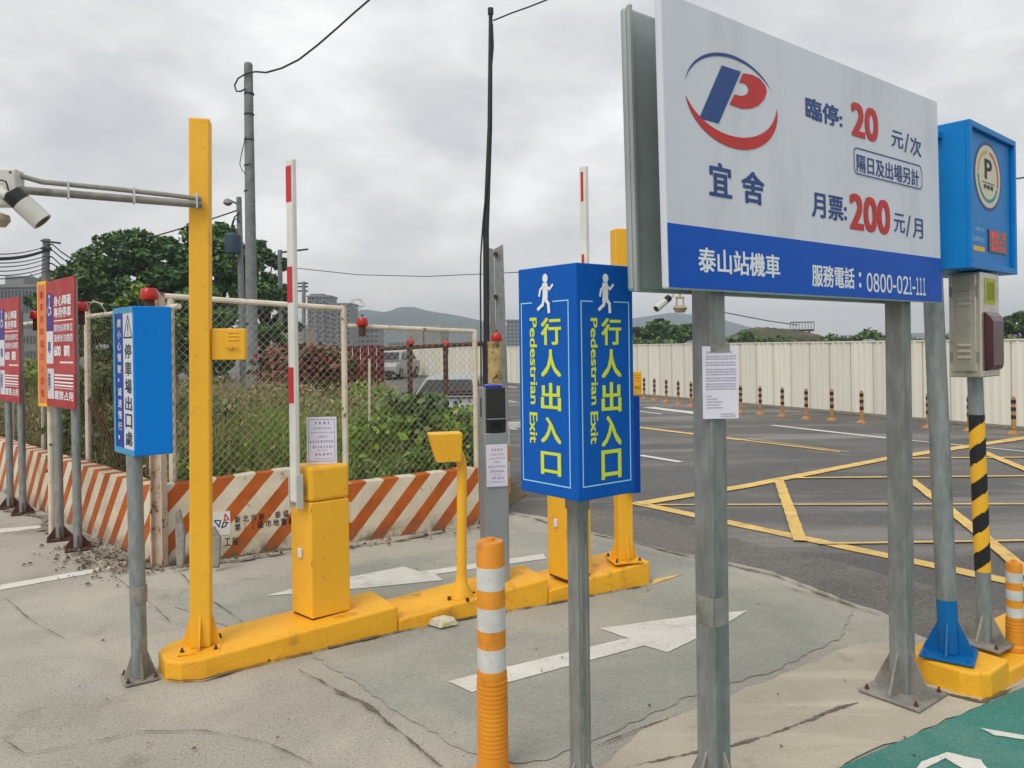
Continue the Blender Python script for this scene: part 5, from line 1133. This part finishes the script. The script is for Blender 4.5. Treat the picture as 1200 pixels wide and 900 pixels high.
# ---------------------------------------------------------------- vegetation
def leafmesh(name, C, size, m, aspect=1.6, up=.0, parent=None, loc=None, **k):
    """C: (n,3) centres -> n rhombic leaves with random orientation"""
    n = len(C); rn = RNG
    a = rn.normal(size=(n, 3)); a[:, 2] = a[:, 2] * .6 + up; a /= np.linalg.norm(a, axis=1)[:, None]
    b = rn.normal(size=(n, 3)); b -= (b * a).sum(1)[:, None] * a; b /= np.linalg.norm(b, axis=1)[:, None]
    s = size * rn.uniform(.6, 1.35, n)[:, None]
    o0 = np.array(rootloc(parent) if parent else (loc if loc is not None else (0, 0, 0)), float)
    C = C - o0; P0 = C - a * s; P1 = C + b * s / aspect; P2 = C + a * s; P3 = C - b * s / aspect
    vs = np.stack([P0, P1, P2, P3], 1).reshape(-1, 3)
    me = bpy.data.meshes.new(name); me.vertices.add(4 * n); me.vertices.foreach_set('co', vs.astype(np.float32).ravel())
    me.loops.add(4 * n); me.loops.foreach_set('vertex_index', np.arange(4 * n, dtype=np.int32)); me.polygons.add(n); me.polygons.foreach_set('loop_start', np.arange(0, 4 * n, 4, dtype=np.int32))
    me.update(calc_edges=True); me.materials.append(m); o = bpy.data.objects.new(name, me); col.objects.link(o)
    if parent: o.parent = parent
    else: o.location = tuple(o0)
    return props(o, **k)
def tree(px_, y, ztop, half_w, zlow, nclump, nleaf, size, m, label, seed, cat='tree', squash=1.0):
    rn = np.random.default_rng(seed); b = W(px_, 420, y); th = thing('tree', label, cat, V((b.x, b.y, 0)))
    zc = (ztop + zlow) / 2; hz = (ztop - zlow) / 2; cl_ = []
    tr = MB(); ht = zlow + hz * .9; lean = rn.uniform(-.4, .4)
    tr.tube([V((b.x, b.y, 0)), V((b.x + lean * .5, b.y, ht * .5)), V((b.x + lean, b.y, ht))], [.035 * ztop, .026 * ztop, .008 * ztop], 8)
    build('trunk', tr, M_bark, th, smooth=True); lb = MB()
    for i in range(nclump):
        while True:
            v = rn.uniform(-1, 1, 3)
            if .35 < np.linalg.norm(v) < 1: break
        rad_ = rn.uniform(.8, 1.08); c_ = np.array([b.x + v[0] * half_w * rad_, b.y + v[1] * half_w * .8, zc + v[2] * hz]); cl_.append((c_, rn.uniform(.16, .34) * half_w))
        if i % 3 == 0: lb.tube([V((b.x + lean * .6, b.y, ht * .55 + rn.uniform(-.1, .3) * hz)), V((b.x, b.y, ht * .7)).lerp(V(c_), .5) + Z * .2, V(c_)], [.012 * ztop, .008 * ztop, .003 * ztop], 5)
    build('limb', lb, M_bark, th, recalc=False)
    per = nleaf // nclump; pts = []
    for c_, rr_ in cl_:
        q_ = rn.normal(size=(per, 3)); q_ /= np.linalg.norm(q_, axis=1)[:, None]; q_ *= (rn.uniform(.25, 1, per) ** .5)[:, None] * rr_; q_[:, 2] *= .62; pts.append(c_ + q_)
    leafmesh('crown', np.concatenate(pts), size, m, parent=th); return th
zz = lambda py, y: W(300, py, y).z
tree(105, 34, zz(300, 34), 2.2, 1.3, 46, 9000, .13, M_leaf2, 'olive green round tree behind the larger red notice board', 1)
tree(152, 38, zz(272, 38), 2.6, 1.2, 56, 12000, .15, M_leaf, 'dark green tree between the notice boards and the tall yellow post', 2)
tree(202, 42, zz(262, 42), 2.7, 1.2, 60, 13000, .16, M_leaf, 'dark green tree immediately behind the tall yellow post, its crown the bushiest', 3)
tree(252, 40, zz(256, 40), 2.4, 1.2, 60, 12000, .15, M_leaf, 'tallest dark green tree beside the concrete utility pole', 4)
tree(310, 46, zz(283, 46), 2.0, 1.4, 40, 7500, .16, M_leaf, 'thin crowned dark tree showing sky beside the first barrier boom', 5)
tree(128, 20, zz(378, 20), 1.1, .3, 30, 4500, .08, M_leaf2, 'low olive bush tree right behind the receding fence', 6)
tree(163, 13, zz(322, 13), .42, .6, 16, 1500, .045, M_leafy, 'young lime green shoot tree beside the red lamp over the blue box', 7)
tree(228, 30, zz(330, 30), 1.9, .2, 40, 7000, .13, M_leaf, 'dark bushy tree low behind the white framed fence panel', 8)
tree(318, 34, zz(365, 34), 1.1, .2, 24, 3500, .12, M_leaf, 'small dark tree between utility pole and barrier boom', 9)
tree(775, 75, zz(384, 75), 3.0, 1.5, 26, 5000, .28, M_leaf, 'dark spreading tree above the hoarding under the camera arm', 10)
tree(752, 68, zz(386, 68), 1.8, 1.5, 18, 3000, .26, M_leaf2, 'lighter tree above the hoarding beside the pedestrian box', 12)
tree(1196, 60, zz(381, 60), 1.6, 1.5, 18, 3000, .24, M_leaf2, 'bushy tree above the hoarding beside the stainless cabinet', 13)
# scrub behind hoarding
pts = []
for i in range(5200):
    x = RNG.uniform(740, 1210); y = RNG.uniform(58, 66); hump = 1.9 + .35 * math.sin(x * .045) + .25 * math.sin(x * .13 + 1)
    p = W(x, 402, y); pts.append((p.x, p.y, RNG.uniform(.8, 1) * hump + (0.25 if RNG.random() < .1 else 0)))
leafmesh('scrub', np.array(pts), .22, M_leaf2, label='low green scrub showing over the cream hoarding', cat='scrub', kind='stuff')
# undergrowth behind the barrier
def inside_region(n, f):
    o = []
    while len(o) < n:
        p = f(); o.append(p)
    return np.array(o)
def wall_pt(t, dpt, side):
    """points behind barrier: side 0 front walls, 1 the receding wall"""
    if side == 0: a = wc + wdir * t; nn_ = V((-wdir.y, wdir.x, 0)); return a + nn_ * dpt
    a = wl1 + ld * t; nn_ = V((ld.y, -ld.x, 0)); nn_ = nn_ if nn_.y > 0 else -nn_; return a + nn_ * dpt
def hgt(x, y):
    return .55 + .40 * math.sin(x * 1.7 + 1.3) * math.sin(y * 1.1 + .4) + .25 * math.sin(x * 3.9 + y * 2.2)
def weeds(n, hs, side, tr, dr, size, m, name, label, bias=1.):
    pts = []
    for i in range(n):
        t = RNG.uniform(*tr); d_ = RNG.uniform(*dr); p = wall_pt(t, d_, side); H = max(.2, (hs + .32 * d_ ** .8 * .5 + .35 * hgt(p.x, p.y)) * bias)
        pts.append((p.x, p.y, H * RNG.uniform(.05, 1) ** .7))
    return leafmesh(name, np.array(pts), size, m, aspect=2.6, up=.9, label=label, cat='weeds', kind='stuff')
weeds(44000, .44, 0, (.0, 2.9), (.3, 3.2), .034, M_weed, 'weeds', 'tangled green weeds behind the white framed fence panels')
weeds(22000, .50, 0, (1.7, 3.15), (.3, 2.4), .034, M_weed, 'weeds', 'green weeds behind the low fence panel near the kiosk', .9)
weeds(4000, .50, 0, (-.1, 3.1), (.35, 3.4), .030, M_dry, 'dry_weeds', 'brown seeding weeds mixed through the green behind the fence', 1.02)
weeds(20000, .62, 1, (.35, 7.5), (.3, 2.6), .036, M_dry, 'dry_weeds', 'dense dry brown undergrowth behind the receding fence', 1.12)
weeds(30000, .60, 1, (.35, 8.), (.3, 2.6), .036, M_weed, 'weeds', 'green weeds low behind the receding fence')
def blades(n, gen, m, name, label, w=.005):
    mb_v = []; f = []
    for i in range(n):
        p, h, lx_, ly_ = gen(); k = len(mb_v); a = RNG.uniform(0, 3.14); dx, dy = math.cos(a) * w, math.sin(a) * w
        mb_v += [(p[0] - dx, p[1] - dy, 0), (p[0] + dx, p[1] + dy, 0), (p[0] + lx_ * .35 - dx * .7, p[1] + ly_ * .35, h * .6), (p[0] + lx_ * .35 + dx * .7, p[1] + ly_ * .35, h * .6), (p[0] + lx_, p[1] + ly_, h)]
        f += [(k, k + 1, k + 3, k + 2), (k + 2, k + 3, k + 4)]
    me = bpy.data.meshes.new(name); me.from_pydata(mb_v, [], f); me.materials.append(m); o = bpy.data.objects.new(name, me); col.objects.link(o); return props(o, label, 'grass', kind='stuff')
def g0(side, tr, dr, hh):
    def g():
        p = wall_pt(RNG.uniform(*tr), RNG.uniform(*dr), side); h = RNG.uniform(.5, 1) * hh * (1 + .3 * hgt(p.x, p.y)); return p, h, RNG.normal() * .16, RNG.normal() * .16
    return g
blades(2500, g0(0, (0, 3.1), (.3, 3.0), .85), M_dry, 'tall_grass', 'tall dry grass stems among the green weeds')
blades(11000, g0(0, (.3, 2.2), (.6, 2.8), 1.05), M_lgrass, 'tall_grass', 'tall bright green grass near the concrete utility pole')
blades(12000, g0(1, (.4, 8), (.35, 2.6), 1.25), M_dry, 'tall_grass', 'tall dry grass stems behind the receding striped wall')
# red leaved shrub and red sheet
def shrub(px0, px1, y, ztop, m, label, n, size):
    a, b = W(px0, 420, y), W(px1, 420, y); th = thing('shrub', label, 'shrub', V(((a.x + b.x) / 2, y, 0))); pts = []; st = MB()
    for i in range(14):
        t = (i + .5) / 14; c_ = a.lerp(b, t); hh = ztop * RNG.uniform(.82, 1.05); st.tube([V((c_.x, y, 0)), V((c_.x + RNG.normal() * .1, y + RNG.normal() * .1, hh * .9))], .012, 5)
        for k in range(n // 14): pts.append((c_.x + RNG.normal() * .13, y + RNG.normal() * .2, hh * (1 - RNG.random() ** 1.5 * .95)))
    build('stem', st, M_bark, th, recalc=False); leafmesh('foliage', np.array(pts), size, m, parent=th)
shrub(312, 336, 11.5, W(320, 413, 11.5).z, M_leafr, 'dark red leaved shrub beside the barrier boom', 1200, .05)
shrub(342, 410, 11.0, W(380, 409, 11.0).z, M_leafr, 'wide dark red leaved shrub behind the laminated notice', 4200, .05)
shrub(296, 338, 7.9, .98, M_leafy, 'bright lime green bush behind the first barrier boom', 2600, .045)
shrub(346, 408, 8.2, .95, M_leafy, 'lime and green bush behind the laminated notice on the barrier', 2800, .04)
shrub(424, 470, 7.8, .92, M_weed, 'leafy green bush behind the loose white stake', 2600, .05)
shrub(476, 518, 8.0, 1.10, M_leaf2, 'olive bush behind the curved intercom stand head', 2600, .05)
shrub(518, 538, 7.9, 1.0, M_weed, 'small green bush beside the grey kiosk', 1600, .045)
shrub(206, 250, 7.4, 1.12, M_leaf2, 'dusty olive bush behind the tall yellow post', 2800, .045)
shrub(252, 292, 8.0, 1.1, M_dry, 'dry brown bush under the yellow control box', 2400, .04)
shrub(104, 134, 8.2, 1.45, M_leaf2, 'dusty olive bush behind the slim blue box sign', 2600, .045)
shrub(-6, 46, 11.0, 1.5, M_weed, 'green bush behind the two red notice boards', 2600, .05)
ra_, rb_ = W(404, 415, 12.0), W(451, 415, 12.0); th = thing('red_sheet_fence', 'dark red corrugated sheet fence standing behind the white fence post', 'fence', V((ra_.x, 12, 0)))
for i in range(5):
    x0 = ra_.x + (rb_.x - ra_.x) * i / 5; wd_ = (rb_.x - ra_.x) / 5 - .004; mb = MB(); pr = [(0, 0), (.2, .0), (.3, .03), (.45, .03), (.55, 0), (.8, 0), (.9, .03), (1, .03)]
    for (a, ya), (b, yb) in zip(pr, pr[1:]): mb.flat([(x0 + a * wd_, 12 - ya, 0), (x0 + b * wd_, 12 - yb, 0), (x0 + b * wd_, 12 - yb, 1.69), (x0 + a * wd_, 12 - ya, 1.69)])
    build('sheet', mb, M_redsheet, th, recalc=False)

# ---------------------------------------------------------------- distance: mound, buildings, hills
mb = MB(); NX, NY = 40, 12; r = random.Random(4)
m0 = W(872, 402, 62).x; m1_ = W(1000, 402, 62).x
for j in range(NY + 1):
    for i in range(NX + 1):
        t = i / NX; s_ = j / NY; prof_ = max(0, math.sin(math.pi * t)) ** .6 * (.9 + .1 * math.sin(t * 7 + .5)); hh = 1.2 + 2.15 * prof_ * math.sin(math.pi * min(1, max(0, s_))) ** .6
        mb.v.append(V((m0 + (m1_ - m0) * t, 62 + 12 * s_, hh * (1 if 0 < j < NY else 0) + r.uniform(-.07, .07))))
for j in range(NY):
    for i in range(NX): a = j * (NX + 1) + i; mb.f.append((a, a + 1, a + NX + 2, a + NX + 1))
build('earth_mound', mb, M_mound, smooth=False, recalc=False, kind='structure')
p = W(940, 395, 66); th = thing('billboard_frame', 'bare steel billboard frame standing on the earth mound', 'frame', V((p.x, 66, 1.5)))
xs = np.linspace(W(926, 384, 66).x, W(954, 384, 66).x, 9); zt_, zb_ = W(940, 377.5, 66).z, W(940, 387, 66).z; mb = MB()
for x in xs: mb.tube([(x, 66, zb_), (x, 66, zt_)], .035, 4)
build('upright', mb, M_galvd, th); build('rail', MB().tube([(xs[0], 66, zt_), (xs[-1], 66, zt_)], .04, 4).tube([(xs[0], 66, zb_), (xs[-1], 66, zb_)], .08, 4), M_dark, th)
build('column', MB().tube([(p.x, 66, 1.5), (p.x, 66, zb_)], .16, 8), M_dark, th); build('brace', MB().tube([(xs[1], 66, zb_), (p.x, 66, zb_ - .7)], .06, 4).tube([(xs[-2], 66, zb_), (p.x, 66, zb_ - .7)], .06, 4), M_dark, th)

def tower(x0px, x1px, ytop, y, depth, m, label, floors, cols, extra=(), name='apartment_block', balc=True):
    a, b = W(x0px, 415, y), W(x1px, 415, y); zt_ = W((x0px + x1px) / 2, ytop, y).z; w = b.x - a.x
    th = thing(name, label, 'building', V(((a.x + b.x) / 2, y, 0)))
    build('wall', MB().box(a.x, b.x, y, y + depth, 0, zt_), m, th)
    fh = zt_ / floors; cw = w / cols; me0 = None
    wm_ = MB().box(-cw * .32, cw * .32, -.05, .25, 0, fh * .5); me = bpy.data.meshes.new('window'); me.from_pydata([tuple(v) for v in wm_.v], [], wm_.f); me.materials.append(M_bglass)
    sm_ = MB().box(-cw * .40, cw * .40, -.9, .05, -.25, .0).box(-cw * .40, cw * .40, -.9, -.8, .0, fh * .24); ms = bpy.data.meshes.new('balcony'); ms.from_pydata([tuple(v) for v in sm_.v], [], sm_.f); ms.materials.append(m)
    for f_ in range(floors):
        if f_ * fh + fh * .3 < .6: continue
        for c_ in range(cols):
            o = bpy.data.objects.new('window', me); col.objects.link(o); o.parent = th; o.location = (a.x + cw * (c_ + .5) - th.location.x, 0, f_ * fh + fh * .3)
            if balc and c_ % 2 == 0:
                o = bpy.data.objects.new('balcony', ms); col.objects.link(o); o.parent = th; o.location = (a.x + cw * (c_ + .5) - th.location.x, 0, f_ * fh + fh * .28)
    build('cornice', MB().box(a.x - .3, b.x + .3, y - .3, y + depth + .3, zt_, zt_ + .5), m, th)
    for (xa, xb, yt) in extra:
        q0, q1 = W(xa, 415, y).x, W(xb, 415, y).x; build('roof_tower', MB().box(q0, q1, y + 1, y + depth * .7, zt_ + .5, W(xa, yt, y).z), m, th)
    return th
tower(361, 387, 348, 240, 10, M_bgrey, 'tall grey apartment tower with rooftop rooms beside the barrier boom', 12, 6, ((363, 378, 344), (380, 387, 346)))
tower(387.6, 411, 357, 236, 12, M_bgrey, 'slightly lower grey apartment tower joined at the side nearer the white fence post', 11, 6)
tower(302, 360, 386, 200, 10, M_bpink, 'beige low apartment block seen through the first fence panel', 6, 14, (), balc=False)
tower(412, 444, 386, 260, 10, M_bgrey, 'pale low block over the red sheet fence', 5, 6, (), balc=False)
lt = tower(-20, 43, 337, 120, 12, M_bgrey, 'old grey apartment block behind the small red notice board', 5, 15, ((2, 24, 323),), balc=False)
c_ = W(37, 337, 126); build('roof_dome', MB().lathe(V((c_.x, c_.y, c_.z - .4)), [(1.0, 0), (1.0, .8), (.9, 1.5), (.55, 2.1), (.1, 2.4), (.06, 2.7)], 14), M_bgrey, lt, smooth=True)
tower(594, 612, 376, 300, 10, M_bgrey, 'grey far tower block just beside the steel channel', 8, 4, (), balc=False)
for i, (x0, x1, yt, y, fl_, cc_) in enumerate(((455, 480, 402, 330, 3, 5), (500, 520, 399, 350, 3, 4), (545, 570, 401, 340, 3, 5), (1165, 1190, 388, 300, 4, 5), (1150, 1163, 391, 330, 3, 3))):
    tower(x0, x1, yt, y, 10, (M_bgrey, M_bpink)[i % 2], ['low grey block on the skyline over the far parked cars', 'low beige block on the skyline above the box truck', 'low grey block on the skyline beside the dark pole', 'beige block far beyond the hoarding beside the cabinet', 'small grey block far beyond the hoarding behind the cabinet'][i], fl_, cc_, (), balc=False)
p = W(400, 398, 150); q_ = W(344, 398, 150)
def ridge(name, pts, y, m, depth=260, rough=.5):
    """pts: surveyed skyline; gives a hill range with real slopes in front and behind"""
    X = np.array([W(x, py, y).x for x, py in pts]); Zs = np.array([max(1., W(x, py, y).z) for x, py in pts]); n = 150; xs = np.linspace(X.min(), X.max(), n); zs = np.interp(xs, X, Zs)
    rr_ = np.random.default_rng(int(y)); zs = zs + sum(rr_.normal() * 0 + np.sin(xs / w_ + rr_.uniform(0, 6)) * w_ * .02 * rough for w_ in (60, 27, 13)); mb = MB(); rows_ = [(-1, 0.), (-.7, .35), (-.35, .75), (0, 1), (.4, .7), (1, 0)]
    for dy, hz in rows_:
        for i in range(n): mb.v.append(V((xs[i], y + dy * depth + rr_.uniform(-8, 8), max(-.5, zs[i] * hz * (1 + (.06 * rr_.normal() if 0 < hz < 1 else 0))))))
    for j in range(len(rows_) - 1):
        for i in range(n - 1): a = j * n + i; mb.f.append((a, a + 1, a + n + 1, a + n))
    build(name, mb, m, smooth=False, recalc=False, kind='structure')
ridge('hills', [(-60, 400), (200, 402), (330, 392), (400, 366), (430, 363), (452, 366), (470, 360), (485, 360), (500, 364), (540, 371), (570, 377), (600, 384), (660, 396), (700, 404)], 1150, M_hill)
ridge('mountains', [(620, 398), (700, 385), (745, 372), (790, 366), (840, 372), (870, 382), (900, 390), (960, 398), (1010, 402)], 1500, M_hill, 200)
ridge('mountains', [(880, 402), (1000, 392), (1080, 390), (1200, 391), (1400, 388)], 1400, M_hill, 200)
# haze
hz = MB().box(-1900, 1900, -80, 1860, -1.0, 82); M_haze = bpy.data.materials.new('haze_air'); M_haze.use_nodes = True; t = M_haze.node_tree; t.nodes.clear()
o_ = t.nodes.new('ShaderNodeOutputMaterial'); v_ = t.nodes.new('ShaderNodeVolumePrincipled'); v_.inputs['Color'].default_value = (.74, .84, .97, 1); v_.inputs['Density'].default_value = .0007; v_.inputs['Anisotropy'].default_value = .1
t.links.new(v_.outputs[0], o_.inputs['Volume']); build('haze', hz, M_haze, kind='stuff')
